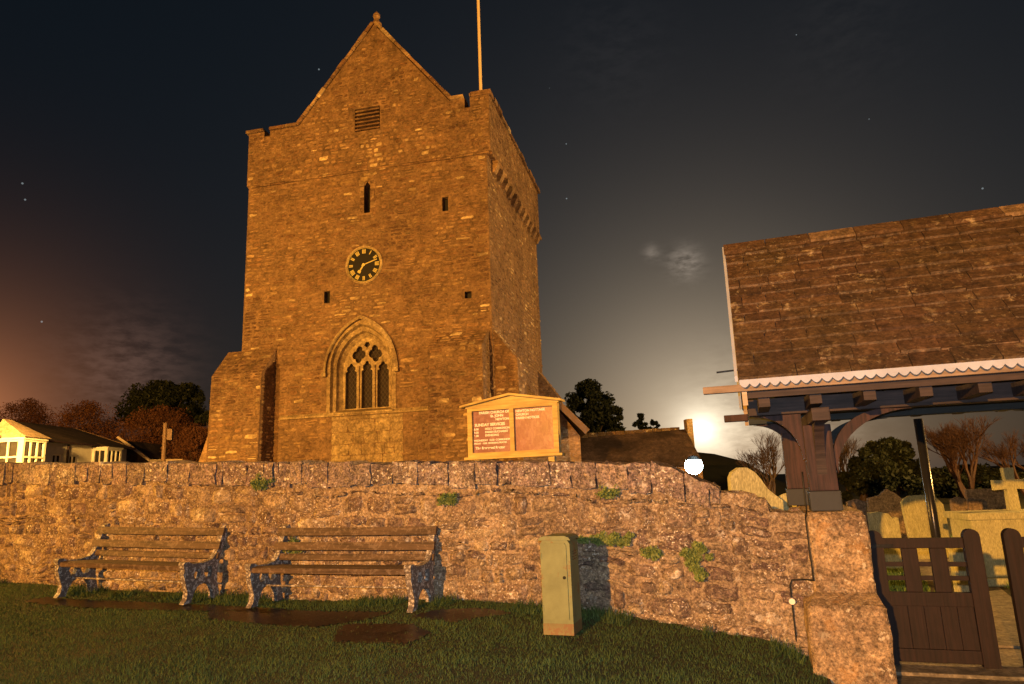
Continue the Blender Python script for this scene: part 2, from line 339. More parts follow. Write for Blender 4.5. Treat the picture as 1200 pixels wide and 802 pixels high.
def stones(mb, P, u0, u1, v0, v1, hr, wr, gap, bulge, n, ok, wob=0.0, r=rng, mat=0, rim=0.03, rough=0.006, tone=None, tilt=0.0, kk=0.12):
    nx, ny = n; v = v0
    ph = [r.uniform(0, 6) for _ in range(4)]
    def wv(u, v): return wob * (math.sin(u * 1.3 + v * 0.7 + ph[0]) + 0.6 * math.sin(u * 3.7 + v * 2.3 + ph[1]) + 0.4 * math.sin(u * 8.1 - v * 5 + ph[2]))
    while v < v1:
        h = min(r.uniform(*hr), v1 - v)
        if v1 - v - h < hr[0] * 0.5: h = v1 - v
        u = u0 - r.random() * 0.0
        while u < u1 - 1e-6:
            wd = min(r.uniform(*wr) * (0.7 + 0.5 * h / hr[1]), u1 - u)
            if u1 - u - wd < wr[0] * 0.5: wd = u1 - u
            cu, cv = u + wd / 2, v + h / 2
            subs = [(cu, cv, wd, h)]
            if h > hr[0] * 1.35 and r.random() < 0.22: subs = [(cu, v + h * 0.25, wd, h / 2), (cu, v + h * 0.75, wd, h / 2)]
            for cu, cv, sw, sh in subs:
                if not ok(cu, cv, sw / 2, sh / 2): continue
                hw, hh = sw / 2 - gap * r.uniform(0.3, 1), sh / 2 - gap * r.uniform(0.3, 1)
                if hw < 0.015 or hh < 0.012: continue
                b = bulge * r.uniform(0.2, 1.25); tx, ty = r.uniform(-tilt, tilt), r.uniform(-tilt, tilt)
                k = r.uniform(0.02, kk); sk = r.uniform(-0.12, 0.12)
                vs = []
                for j in range(ny + 1):
                    t = 2 * j / ny - 1
                    for i in range(nx + 1):
                        s_ = 2 * i / nx - 1
                        edge = (i in (0, nx)) or (j in (0, ny))
                        if edge: ss, tt = s_, t
                        else: ss, tt = s_ * (1 + 0.25 * (1 - abs(s_))), t * (1 + 0.25 * (1 - abs(t)))
                        uu = cu + hw * ss * (1 - k * tt * tt) + sk * hh * tt; vv = cv + hh * tt * (1 - k * ss * ss)
                        vv += wv(uu, vv)
                        d = -rim * r.uniform(.4, 1) if edge else b * (1 - abs(ss) ** 5) * (1 - abs(tt) ** 5) + tx * ss + ty * tt + r.uniform(-rough, rough)
                        vs.append(P(uu + r.uniform(-rough, rough), vv + r.uniform(-rough, rough), d))
                fs = [(j * (nx + 1) + i, j * (nx + 1) + i + 1, (j + 1) * (nx + 1) + i + 1, (j + 1) * (nx + 1) + i) for j in range(ny) for i in range(nx)]
                mb.add(vs, fs, tone(cu, cv) if tone else r.random(), mat)
            u += wd
        v += h

# fast quads/tris for foliage and grass
def fast_mesh(name, verts, k, rnd, mat, parent=None):
    n = len(verts) // k
    me = bpy.data.meshes.new(name); me.vertices.add(len(verts)); me.vertices.foreach_set('co', np.asarray(verts, np.float32).ravel())
    me.loops.add(n * k); me.loops.foreach_set('vertex_index', np.arange(n * k, dtype=np.int32))
    me.polygons.add(n); me.polygons.foreach_set('loop_start', np.arange(0, n * k, k, dtype=np.int32))
    me.update(calc_edges=True); me.validate()
    me.materials.append(MATS[mat]); a = me.attributes.new('rnd', 'FLOAT', 'FACE'); a.data.foreach_set('value', np.asarray(rnd, np.float32))
    o = bpy.data.objects.new(name, me); COL.objects.link(o)
    if parent: o.parent = parent
    return o
def leaf_cloud(centers, radii, per, size, rs, flat=0.8):
    """leaf quads scattered round clump centres"""
    c = np.repeat(centers, per, 0); rr = np.repeat(radii, per)
    d = rs.normal(size=c.shape); d /= np.linalg.norm(d, axis=1)[:, None]
    rad = rr * rs.random(len(c)) ** 0.45
    p = c + d * rad[:, None] * np.array([1, 1, flat])
    a = rs.normal(size=c.shape); a /= np.linalg.norm(a, axis=1)[:, None]
    b = np.cross(a, rs.normal(size=c.shape)); b /= np.linalg.norm(b, axis=1)[:, None]
    s = size * rs.uniform(0.6, 1.4, len(c))[:, None]
    q = np.stack([p - a * s, p + b * s * 0.45, p + a * s, p - b * s * 0.45], 1).reshape(-1, 3)
    return q, rs.random(len(c))

# ------------------------------------------------------------------ frames
LR = R(-18.5); LO = Vector((4.0776, 6.3572, 0)); LX = Vector((math.cos(LR), math.sin(LR), 0)); LY = Vector((-math.sin(LR), math.cos(LR), 0))
def L(x, y, z=0.0): return LO + LX * x + LY * y + Vector((0, 0, z))
TR = R(-13); TO = Vector((-0.6389, 22.0, 0)); TX = Vector((math.cos(TR), math.sin(TR), 0)); TY = Vector((-math.sin(TR), math.cos(TR), 0))
def TW(x, y, z=0.0): return TO + TX * x + TY * y + Vector((0, 0, z))
#==GROUND==
# ------------------------------------------------------------------ ground
mb = MB(); N = 40
xs = [-700, -300, -120, -60] + list(np.linspace(-40, 40, 21)) + [60, 120, 300, 700]
ys = [-150, -60, -30] + list(np.linspace(-10, 60, 21)) + [90, 150, 300, 900]
vs = [(x, y, 0) for y in ys for x in xs]; nx = len(xs)
mb.add(vs, [(j * nx + i, j * nx + i + 1, (j + 1) * nx + i + 1, (j + 1) * nx + i) for j in range(len(ys) - 1) for i in range(nx - 1)])
tag(mb.build('ground', 'dark_ground'), kind='structure')

def base_z(x):          # height of the lawn along the foot of the wall, in the gate frame
    return float(np.interp(x, [-16, -11.6, -7.8, -4.6, -3.4, -2.8, -2.2, -1.6], [0.80, 0.71, 0.60, 0.59, 0.54, 0.45, 0.36, 0.27]))
def lawn_z(x, y):
    d = max(0.0, -0.57 - y)
    return base_z(x) - 0.10 * min(d, 0.6) * 0.4 - 0.085 * max(0, d - 0.6) + 0.012 * math.sin(x * 2.1 + y) + 0.01 * math.sin(y * 3.3 - x)
mb = MB(); gx = np.linspace(-16, -1.42, 100); gy = np.linspace(-7.0, -0.5, 50)
vs = []
for y in gy:
    for x in gx:
        z = lawn_z(x, y)
        if x > -1.8: z -= (x + 1.8) * 0.25
        vs.append(L(x, y, z))
nx = len(gx)
mb.add(vs, [(j * nx + i, j * nx + i + 1, (j + 1) * nx + i + 1, (j + 1) * nx + i) for j in range(len(gy) - 1) for i in range(nx - 1)])
tag(mb.build('lawn', 'lawn_soil', smooth=True), kind='structure')

# wet paving slabs set in the lawn in front of the benches (outlines in the gate frame)
PAVE = [[(-9.9, -1.33), (-8.0, -1.36), (-6.5, -1.30), (-6.4, -1.12), (-8.5, -1.05), (-9.8, -1.12)],
        [(-7.0, -1.62), (-5.75, -1.66), (-5.3, -1.40), (-5.2, -1.20), (-6.8, -1.16), (-7.2, -1.36)],
        [(-5.35, -1.98), (-4.62, -2.02), (-4.55, -1.72), (-4.85, -1.52), (-5.5, -1.55)],
        [(-4.95, -1.32), (-4.50, -1.42), (-4.05, -1.0), (-4.35, -0.92), (-4.8, -1.12)],
        [(-9.4, -0.95), (-5.1, -0.92), (-5.1, -0.72), (-9.4, -0.74)]]
def inside(poly, x, y):
    c = False; n = len(poly)
    for i in range(n):
        x1, y1 = poly[i]; x2, y2 = poly[i - 1]
        if (y1 > y) != (y2 > y) and x < (x2 - x1) * (y - y1) / (y2 - y1) + x1: c = not c
    return c
mb = MB()
for poly in PAVE[:4]:
    x0, x1 = min(p[0] for p in poly), max(p[0] for p in poly); y0, y1 = min(p[1] for p in poly), max(p[1] for p in poly)
    nx, ny = int((x1 - x0) / 0.03) + 1, int((y1 - y0) / 0.03) + 1
    for i in range(nx):
        for j in range(ny):
            x, y = x0 + (i + .5) * 0.03, y0 + (j + .5) * 0.03
            if inside(poly, x + rng.uniform(-.02, .02), y + rng.uniform(-.02, .02)):
                q = [(x - .016, y - .016), (x + .016, y - .016), (x + .016, y + .016), (x - .016, y + .016)]
                mb.add([L(a, b, lawn_z(a, b) + 0.010 + 0.0004 * ((i * 7 + j * 3) % 5)) for a, b in q], [(0, 1, 2, 3)], (i // 22 + j // 9) % 3 / 2)
tag(mb.build('paving', 'wet_paving', fixn=False), kind='structure')

def blades(name, n, xr, yr, zf, hr, width, mat, skip=None, dens=None, label='grass', seed=3):
    rs = np.random.default_rng(seed)
    x = rs.uniform(*xr, n); y = rs.uniform(*yr, n)
    keep = np.ones(n, bool)
    if skip:
        for i in range(n):
            if skip(x[i], y[i]): keep[i] = False
    x, y = x[keep], y[keep]; n = len(x)
    z = np.array([zf(a, b) for a, b in zip(x, y)])
    clump = 0.5 + 0.5 * np.sin(x * 5.1 + np.sin(y * 4.3) * 1.7) * np.sin(y * 6.2 + np.sin(x * 3.1) * 2)
    h = rs.uniform(*hr, n) * (0.7 + 0.7 * clump); az = rs.uniform(0, 6.28, n); ln = rs.uniform(0.1, 0.9, n) * h
    la = rs.uniform(0, 6.28, n); wv = width * rs.uniform(0.6, 1.4, n)
    P0 = np.stack([x - np.cos(az) * wv, y - np.sin(az) * wv, z - 0.005], 1); P1 = np.stack([x + np.cos(az) * wv, y + np.sin(az) * wv, z - 0.005], 1)
    P2 = np.stack([x + np.cos(la) * ln, y + np.sin(la) * ln, z + h], 1)
    V = np.stack([P0, P1, P2], 1).reshape(-1, 3)
    M = np.array([[LX.x, LY.x], [LX.y, LY.y]]); W = V.copy(); W[:, :2] = V[:, :2] @ M.T + np.array([LO.x, LO.y])
    return tag(fast_mesh(name, W, 3, np.clip(rs.random(n) * 0.7 + 0.3 * clump, 0, 1), mat), label, 'grass', kind='stuff')
def lz(x, y): return lawn_z(x, y) - (max(0, x + 1.8) * 0.25)
def in_pave(x, y):
    return any(inside(p, x + rng.uniform(-.03, .03), y + rng.uniform(-.02, .02)) for p in PAVE[:4]) and (math.sin(x * 41.3 + 7 * y) * math.sin(y * 57.1 - 5 * x) < 0.72)
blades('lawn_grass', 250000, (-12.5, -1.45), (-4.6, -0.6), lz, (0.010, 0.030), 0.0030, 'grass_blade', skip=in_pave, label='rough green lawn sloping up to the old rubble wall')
blades('verge_weeds', 9000, (-11.5, -1.6), (-0.95, -0.6), lz, (0.03, 0.10), 0.005, 'grass_blade', label='taller grass and weeds along the foot of the rubble wall', seed=9,
       skip=lambda x, y: math.sin(x * 3.1) + math.sin(x * 7.7 + 1) < 0.1)
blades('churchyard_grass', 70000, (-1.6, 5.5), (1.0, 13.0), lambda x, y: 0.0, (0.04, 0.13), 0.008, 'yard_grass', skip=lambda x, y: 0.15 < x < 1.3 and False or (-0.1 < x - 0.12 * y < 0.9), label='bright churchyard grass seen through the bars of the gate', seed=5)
mb = MB()
mb.add([L(-1.0, -6, .006), L(1.2, -6, .006), L(1.2, 0.9, .006), L(-1.0, 0.9, .006)], [(0, 1, 2, 3)])
mb.add([L(-.1, 0.9, .006), L(.9, 0.9, .006), L(2.0, 9.5, .006), L(1.0, 9.5, .006)], [(0, 1, 2, 3)])
tag(mb.build('path', 'path_stone'), kind='structure')
def slab(x0, x1, y0, y1, z0, z1, label):
    t = MB(); t.box(x0, x1, y0, y1, z0, z1, bev=0.012); o = t.build('stone_step', 'path_stone'); o.location = L(0, 0, 0); o.rotation_euler = (0, 0, LR)
    tag(o, label, 'step', 'stone steps on the path')
slab(-0.98, 1.25, -0.28, 0.06, 0.0, 0.035, 'worn pale stone threshold lying under the double gates')
slab(-0.10, 1.05, 0.9, 1.5, 0.0, 0.03, 'flat pale stone slab on the path just inside the gates')

# far hill with a soft ridge
mb = MB(); pts = []
prof = [(770, 530, 0), (812, 529), (840, 531), (870, 541), (900, 556), (930, 575), (990, 585), (1060, 590), (1130, 592), (1210, 590), (1320, 580)]
rows = []
for k, (dy, hf) in enumerate([(-14, 0.0), (-6, 0.7), (0, 1.0), (12, 0.8), (40, 0.0)]):
    row = []
    for p in prof:
        q = at(p[0], p[1], 62); row.append((q.x * (62 + dy) / 62, 62 + dy + rng.uniform(-1, 1), max(0.2, q.z) * hf - 0.05))
    rows.append(row)
vs = [p for r_ in rows for p in r_]; nx = len(prof)
mb.add(vs, [(j * nx + i, j * nx + i + 1, (j + 1) * nx + i + 1, (j + 1) * nx + i) for j in range(4) for i in range(nx - 1)])
tag(mb.build('hill', 'hill_ground', smooth=True), kind='structure')

#==TOWER==
# ------------------------------------------------------------------ church tower
def arch_pts(cx, hw, zs, rise, n=12):
    """pointed arch from right spring over the apex to left spring"""
    r_ = (hw * hw + rise * rise) / (2 * hw); out = []
    a1 = math.asin(min(1, rise / r_))
    for i in range(n + 1):
        a = a1 * i / n; out.append((cx + hw - r_ + r_ * math.cos(a), zs + r_ * math.sin(a)))
    for i in range(n - 1, -1, -1):
        a = a1 * i / n; out.append((cx - hw + r_ - r_ * math.cos(a), zs + r_ * math.sin(a)))
    return out
tower = empty('church_tower', TO, TR, 'tall medieval stone church tower with saddleback gable, clock and traceried window', 'church tower')
W_, D_, HT = 9.35, 8.7, 15.25
cxw = -4.68
outer = [(cxw + 1.16, 4.30)] + arch_pts(cxw, 1.16, 5.85, 1.52) + [(cxw - 1.16, 4.30)]
ST = 13.1
slit = [(-4.61, 11.42), (-4.37, 11.42), (-4.37, 12.45), (-4.49, 12.62), (-4.61, 12.45)]
holes_small = [(-1.66, -1.44, 11.1, 11.62), (-6.13, -5.90, 8.22, 8.66), (-0.92, -0.68, 7.88, 8.12)]
def rect(a, b, c, d): return [(a, c), (b, c), (b, d), (a, d)]
mb = MB()
fo = [(-W_, 0), (0, 0), (0, ST), (-W_, ST)]
hl = [outer, slit] + [rect(*h) for h in holes_small]
mb.plate(fo, hl, 0.0, 0.55)
mb.box(-W_, -W_ + 0.6, 0.552, D_, 0, ST); mb.box(-0.6, 0, 0.552, D_, 0, ST); mb.box(-W_ + 0.602, -0.602, D_ - 0.6, D_, 0, ST)
mb.box(-W_ + 0.602, -0.602, 0.552, D_ - 0.602, 8.6, 8.7)
louv = rect(-4.98, -3.98, 14.62, 15.55)
gab = [(-W_ - .05, ST), (0.16, ST), (0.16, HT), (-1.30, HT), (-4.22, 18.95), (-7.28, HT), (-W_ - .05, HT)]
slots = [rect(-8.78, -8.52, 14.75, HT + .0), ]
gab = [(-W_ - .05, ST), (0.16, ST), (0.16, HT), (-0.54, HT), (-0.54, 14.72), (-0.74, 14.72), (-0.74, HT), (-1.30, HT), (-4.22, 18.95), (-7.28, HT), (-8.50, HT), (-8.50, 14.9), (-8.74, 14.9), (-8.74, HT), (-W_ - .05, HT)]
mb.plate(gab, [louv], -0.06, 0.5)
mb.box(-0.45, 0.16, 0.502, D_ + .05, ST, HT); mb.box(-W_ - .05, -W_ + .45, 0.502, D_ + .05, ST, HT); mb.box(-W_ + .452, -0.452, D_ - .45, D_ + .05, ST, HT)
wallo = mb.build('wall', 'tower_mortar', tower)
def inwin(cu, cv, hw, hh, m=0.0):
    if cv + hh < 4.25 or cv - hh > 7.75: return False
    for du in (-hw, 0, hw):
        for dv in (-hh, 0, hh):
            if inside(OUT2, cu + du, cv + dv): return True
    return False
OUT2 = [(cxw + 1.24, 4.1)] + arch_pts(cxw, 1.25, 5.85, 1.62) + [(cxw - 1.24, 4.1)]
CLK = (-4.59, 9.47)
def okf(cu, cv, hw, hh):
    if inwin(cu, cv, hw, hh): return False
    if math.hypot(cu - CLK[0], cv - CLK[1]) < 0.68 + min(hw, hh): return False
    if abs(cu + 4.49) < 0.26 + hw * .8 and 11.2 - hh < cv < 12.75 + hh: return False
    for a, b, c, d in holes_small:
        if a - hw < cu < b + hw and c - hh < cv < d + hh: return False
    if cv < 4.2 and -5.75 - hw < cu < -3.15 + hw: return False
    if abs(cv - 4.23) < 0.06 and -7.8 < cu < -1.9: return False
    return True
def tone_f(cu, cv):
    t = rng.random() * 0.82 if rng.random() < .975 else rng.uniform(.9, 1)
    if abs(cu + 4.45 + 0.25 * math.sin(cv * 1.3)) < 0.34 and cv < 14.4: t = rng.choice([rng.uniform(0.7, .87), rng.uniform(.82, .95)])   # pale repair work up the middle of the wall
    if cv < 4.2: t = rng.uniform(.45, .84)
    if abs(cu + 4.5) < 0.8 and 7.3 < cv < 8.8: t = rng.uniform(0.7, .93)
    return t
st = MB()
HR, WR = (0.10, 0.23), (0.20, 0.62)
stones(st, lambda u, v, d: (u, -d, v), -W_, 0, 2.2, ST, HR, WR, 0.009, 0.022, (4, 3), okf, wob=0.016, tone=tone_f, rough=0.008, tilt=0.012)
def okg(cu, cv, hw, hh):
    if -4.98 - hw < cu < -3.98 + hw and 14.62 - hh < cv < 15.55 + hh: return False
    return all(inside(gab, cu + a, cv + b) for a in (-hw * .95, hw * .95) for b in (-hh * .95, hh * .95))
stones(st, lambda u, v, d: (u, -0.06 - d, v), -W_ - .05, 0.16, ST, 19.0, HR, (0.16, 0.42), 0.009, 0.022, (4, 3), okg, wob=0.006, tone=tone_f, rough=0.008, tilt=0.012)
stones(st, lambda u, v, d: (d, u, v), 0, D_, 2.2, ST, HR, WR, 0.012, 0.022, (4, 3), lambda *a: True, wob=0.012, tone=lambda a, b: rng.random() * 0.94, rough=0.012, tilt=0.008)
stones(st, lambda u, v, d: (0.16 + d, u, v), -0.06, D_, ST, HT, HR, WR, 0.012, 0.022, (4, 3), lambda *a: True, tone=lambda a, b: rng.random() * .84, wob=0.006, rough=0.006, tilt=0.008)
so = st.build('stonework', 'tower_stone', tower, smooth=False, fixn=False)

# projecting courses
mb = MB()
mb.hexa([(-W_ - .06, -.06, ST - .09), (.06, -.06, ST - .09), (.06, .0, ST - .09), (-W_ - .06, .0, ST - .09), (-W_ - .12, -.13, ST + .03), (.12, -.13, ST + .03), (.12, .0, ST + .03), (-W_ - .12, .0, ST + .03)])
x = -W_
segs = MB()
while x < 0.1:
    wd = rng.uniform(.4, .9); dz = rng.uniform(-.02, .02)
    segs.box(x, min(x + wd, .12) - .01, -.085 + rng.uniform(0, .03), -.0, ST - .07 + dz, ST + .0 + dz, rng.random() * .7, bev=.015); x += wd
y = 0.0
while y < D_:
    wd = rng.uniform(.4, .9); segs.box(0, .19, y + .01, y + wd, ST - .09, ST + .02, rng.random() * .7, bev=.015); y += wd
segs.build('string_course', 'tower_stone', tower)
segs = MB(); x = -7.72
while x < -2.0:
    wd = rng.uniform(.5, 1.0); x2 = min(x + wd, -1.98)
    segs.hexa([(x, -.10, 4.18), (x2 - .012, -.10, 4.18), (x2 - .012, 0, 4.18), (x, 0, 4.18), (x, -.10, 4.23), (x2 - .012, -.10, 4.23), (x2 - .012, 0, 4.33), (x, 0, 4.33)], rng.random()); x += wd
segs.build('string_course', 'dressed_stone', tower)
# corbels under the parapet of the right-hand face, and coping stones along both parapets
for i in range(11):
    c = MB(); y = 0.55 + i * 0.76
    c.plate([(0.0, 12.56), (0.12, 12.58), (0.26, 12.84), (0.26, 13.0), (0.0, 13.0)], [], y, y + 0.30)
    c.build('corbel', 'tower_stone', tower)
cp = MB(); y = -0.12
while y < D_:
    wd = rng.uniform(.45, .75); cp.box(-.5, .24 + rng.uniform(0, .05), y, y + wd - rng.uniform(.03, .12), HT, HT + .12 + rng.uniform(-.02, .06), rng.random(), bev=.02); y += wd
for a, b in ((-W_ - .14, -8.75), (-8.49, -7.32), (-1.26, -.75), (-.53, -.5)):
    x = a
    while x < b - .02:
        x2 = min(x + rng.uniform(.4, .7), b); cp.box(x, x2 - .01, -.16, .5, HT, HT + .12, rng.random(), bev=.02); x = x2
# raking coping on the gable
for (a, b) in (((-7.35, HT + .02), (-4.26, 19.0)), ((-1.22, HT + .02), (-4.18, 19.0))):
    n = 11
    for i in range(n):
        p = (a[0] + (b[0] - a[0]) * i / n, a[1] + (b[1] - a[1]) * i / n); q = (a[0] + (b[0] - a[0]) * (i + .96) / n, a[1] + (b[1] - a[1]) * (i + .96) / n)
        cp.bar((p[0], .15, p[1] + .03), (q[0], .15, q[1] + .03), .56 + rng.uniform(-.03, .03), .11 + rng.uniform(-.02, .03), rng.random())
cp.build('parapet_coping', 'tower_stone', tower)
fn = MB(); fn.lathe([(.22, 18.85), (.20, 19.12), (.12, 19.2), (.09, 19.35), (.14, 19.42), (.13, 19.52), (.06, 19.6), (.0, 19.68)], (-4.22, .15, 0), 10)
fn.build('finial', 'tower_stone', tower)
rf = MB(); rf.plate([(-7.4, HT), (-1.2, HT), (-4.22, 18.72)], [], .504, D_ - .5); rf.build('roof', 'dark_roof', tower)
fp = MB(); fp.tube([(-.22, .3, 15.0), (-.21, .3, 21), (-.20, .3, 26)], [.055, .05, .035], 10); fp.build('flagpole', 'flag_pole_paint', tower)
# belfry louvre
lo = MB(); lo.box(-4.98, -3.98, .12, .16, 14.62, 15.55, mat=0)
for i in range(6):
    z = 14.66 + i * .15; lo.hexa([(-4.96, -.07, z), (-4.0, -.07, z), (-4.0, .11, z + .06), (-4.96, .11, z + .06), (-4.96, -.07, z + .06), (-4.0, -.07, z + .06), (-4.0, .11, z + .12), (-4.96, .11, z + .12)], .2 + .1 * i)
lo.build('louvre', ['tower_stone', 'slit_dark'], tower)
# lancet with dressed jambs
la = MB()
for s_ in (-1, 1):
    z = 11.3
    while z < 12.6:
        h = rng.uniform(.18, .3); x0 = -4.49 + s_ * .12; wdt = rng.uniform(.12, .22)
        la.box(min(x0, x0 + s_ * wdt), max(x0, x0 + s_ * wdt), -.03, .3, z, z + h - .012, rng.random(), bev=.012); z += h
la.box(-4.75, -4.23, -.035, .3, 12.62, 12.82, .5, bev=.015); la.box(-4.7, -4.28, -.035, .3, 11.2, 11.41, .7, bev=.015)
lan = la.build('lancet', 'tower_stone', tower)
d = MB(); d.box(-4.62, -4.36, .35, .38, 11.4, 12.64); d.build('pane', 'slit_dark', lan)
for a, b, c, e in holes_small:
    d = MB(); d.box(a - .02, b + .02, .25, .28, c - .02, e + .02); d.build('putlog_hole', 'slit_dark', tower)

# west window: hood mould, splayed reveal, tracery, leaded panes
win = MB()
o1 = [(cxw + 1.16, 4.30)] + arch_pts(cxw, 1.16, 5.85, 1.52) + [(cxw - 1.16, 4.30)]
YI = 0.42; cx2 = cxw + 0.02
i1 = [(cx2 + .90, 4.42)] + arch_pts(cx2, .90, 5.80, 1.14) + [(cx2 - .90, 4.42)]
n = len(o1)
mid1 = [((a[0] + b[0]) / 2 + (cxw - a[0]) * .02, (a[1] + b[1]) / 2) for a, b in zip(o1, i1)]
lay = [(o1, -.035), ([(a[0] * .93 + b[0] * .07, a[1] * .93 + b[1] * .07) for a, b in zip(o1, i1)], -.035),
       ([(a[0] * .8 + b[0] * .2, a[1] * .8 + b[1] * .2) for a, b in zip(o1, i1)], .10), ([(a[0] * .45 + b[0] * .55, a[1] * .45 + b[1] * .55) for a, b in zip(o1, i1)], .16),
       ([(a[0] * .35 + b[0] * .65, a[1] * .35 + b[1] * .65) for a, b in zip(o1, i1)], .30), (i1, YI)]
for (la_, ya), (lb_, yb) in zip(lay, lay[1:]):
    for i in range(n - 1):
        win.add([(la_[i][0], ya, la_[i][1]), (la_[i + 1][0], ya, la_[i + 1][1]), (lb_[i + 1][0], yb, lb_[i + 1][1]), (lb_[i][0], yb, lb_[i][1])], [(0, 1, 2, 3)], ((i * 7) // 3 % 5) / 5)
# jamb facing band between reveal and rubble
o0 = [(cxw + 1.28, 4.30)] + arch_pts(cxw, 1.28, 5.85, 1.64) + [(cxw - 1.28, 4.30)]
for i in range(n - 1):
    win.add([(o0[i][0], -.02, o0[i][1]), (o0[i + 1][0], -.02, o0[i + 1][1]), (o1[i + 1][0], -.035, o1[i + 1][1]), (o1[i][0], -.035, o1[i][1])], [(0, 1, 2, 3)], ((i * 5) // 3 % 7) / 7)
    win.add([(o0[i][0], -.02, o0[i][1]), (o0[i + 1][0], -.02, o0[i + 1][1]), (o0[i + 1][0], .02, o0[i + 1][1]), (o0[i][0], .02, o0[i][1])], [(0, 1, 2, 3)], .5)
win.hexa([(cxw - 1.2, -.12, 4.24), (cxw + 1.2, -.12, 4.24), (cxw + 1.16, .5, 4.24), (cxw - 1.16, .5, 4.24), (cxw - 1.2, -.12, 4.29), (cxw + 1.2, -.12, 4.29), (cxw + 1.16, .5, 4.45), (cxw - 1.16, .5, 4.45)])
wino = win.build('window', 'dressed_stone', tower, smooth=False)
hm = MB(); hA = arch_pts(cxw, 1.27, 5.70, 1.80, 14); hB = arch_pts(cxw, 1.38, 5.70, 1.94, 14)
for i in range(len(hA) - 1):
    a, b, c, d = hA[i], hA[i + 1], hB[i + 1], hB[i]
    hm.hexa([(a[0], -.02, a[1]), (b[0], -.02, b[1]), (c[0], -.02, c[1]), (d[0], -.02, d[1]), (a[0], -.16, a[1]), (b[0], -.16, b[1]), (c[0], -.10, c[1]), (d[0], -.10, d[1])], (i // 3 % 4) / 4)
for s_ in (-1, 1): hm.box(cxw + s_ * 1.33 - .08, cxw + s_ * 1.33 + .08, -.17, 0, 5.56, 5.71, .6, bev=.02)
hm.build('hood_mould', 'dressed_stone', wino)
def light_poly(cx, a, z0, zs, top):
    p = [(cx - a, z0), (cx + a, z0), (cx + a, zs)]
    R_ = [(a * .62, zs + .05), (a * .80, zs + .10), (a * .72, zs + (top - zs) * .55), (a * .35, zs + (top - zs) * .72), (a * .22, zs + (top - zs) * .9)]
    p += [(cx + x, z) for x, z in R_] + [(cx, top)] + [(cx - x, z) for x, z in reversed(R_)] + [(cx - a, zs)]
    return p
def quat(cx, cz, rx, rz, lean):
    p = []
    for k in range(40):
        t = 2 * math.pi * k / 40; r_ = 0.66 + 0.34 * abs(math.cos(2 * t)) ** .8
        x, z = rx * r_ * math.cos(t), rz * r_ * math.sin(t) * (1.12 if math.sin(t) > 0 else .95)
        p.append((cx + x + lean * z, cz + z))
    return p
tr = MB()
lights = [(-.60, .215), (0, .205), (.60, .215)]
hs = [light_poly(cx2 + lights[0][0], .215, 4.46, 5.74, 6.06), light_poly(cx2, .205, 4.46, 5.76, 6.12), light_poly(cx2 + .60, .215, 4.46, 5.74, 6.06),
      quat(cx2 - .31, 6.33, .25, .29, .08), quat(cx2 + .31, 6.33, .25, .29, -.08), [(cx2 - .11, 6.66), (cx2 + .0, 6.57), (cx2 + .11, 6.66), (cx2 + .06, 6.78), (cx2 - .06, 6.78)]]
i2 = [(cx2 + .93, 4.40)] + arch_pts(cx2, .93, 5.80, 1.18) + [(cx2 - .93, 4.40)]
tr.plate(i2, hs, YI, YI + .13)
for sx in (-.30, .30): tr.box(cx2 + sx - .035, cx2 + sx + .035, YI - .06, YI - .002, 4.46, 5.95, .8, bev=.02)
tr.build('tracery', 'dressed_stone', wino)
for k in range(3):
    g = MB(); g.box(cx2 - .93 + k * .62 + .001, cx2 - .93 + (k + 1) * .62 - .001, YI + .16, YI + .175, 4.4, 7.0); g.build('pane', 'leaded_glass', wino)

# ashlar blocking below the window (old doorway)
ash = MB()
stones(ash, lambda u, v, d: (u, -.035 - d, v), -5.75, -3.15, 2.2, 4.17, (.22, .44), (.3, .85), .006, .012, (4, 3), lambda *a: True, rough=.002)
ash.build('blocked_doorway', 'dressed_stone', tower)

# clock
clock = empty('clock', (CLK[0], 0, CLK[1])); clock.parent = tower
def disc(r0, r1, y0, y1, n=40):
    m = MB()
    o = [(r1 * math.cos(2 * math.pi * k / n), r1 * math.sin(2 * math.pi * k / n)) for k in range(n)]
    h = [[(r0 * math.cos(2 * math.pi * k / n), r0 * math.sin(2 * math.pi * k / n)) for k in range(n)]] if r0 else []
    m.plate(o, h, y0, y1); return m
disc(.63, .70, -.06, .1).build('surround', 'dressed_stone', clock)
disc(0, .64, -.03, .03).build('dial', 'black_paint', clock)
disc(.612, .622, -.042, -.034).build('minute_ring', 'gilding', clock)
for h in range(12):
    a = math.pi / 2 - h * math.pi / 6; m = MB(); u = Vector((math.cos(a), 0, math.sin(a))); v = Vector((-math.sin(a), 0, math.cos(a)))
    nb = [3, 1, 2, 3, 3, 2, 2, 3, 4, 2, 2, 3][h]
    for k in range(nb):
        o = (k - (nb - 1) / 2) * .045; c0 = u * .42 + v * o + Vector((0, -.038, 0)); c1 = u * .57 + v * o * 1.15 + Vector((0, -.038, 0))
        m.bar(c0, c1, .032, .008, up=(0, 1, 0))
    m.build('numeral', 'gilding', clock)
for dx, dz, w0, nm in ((.50, .155, .035, 'minute_hand'), (-.185, -.28, .05, 'hour_hand')):
    e = Vector((dx, -.055, dz)); s0 = Vector((-dx * .15, -.055, -dz * .15)); m = MB()
    m.bar(s0, e, w0, .010, up=(0, 1, 0))
    if nm == 'hour_hand': m.bar(e * .75 + Vector((0, -.02, 0)), e * 1.02 + Vector((0, -.002, 0)), .12, .012, up=(0, 1, 0))
    m.build(nm, 'gilding', clock)
disc(0, .05, -.075, -.045, 16).build('hub', 'gilding', clock)

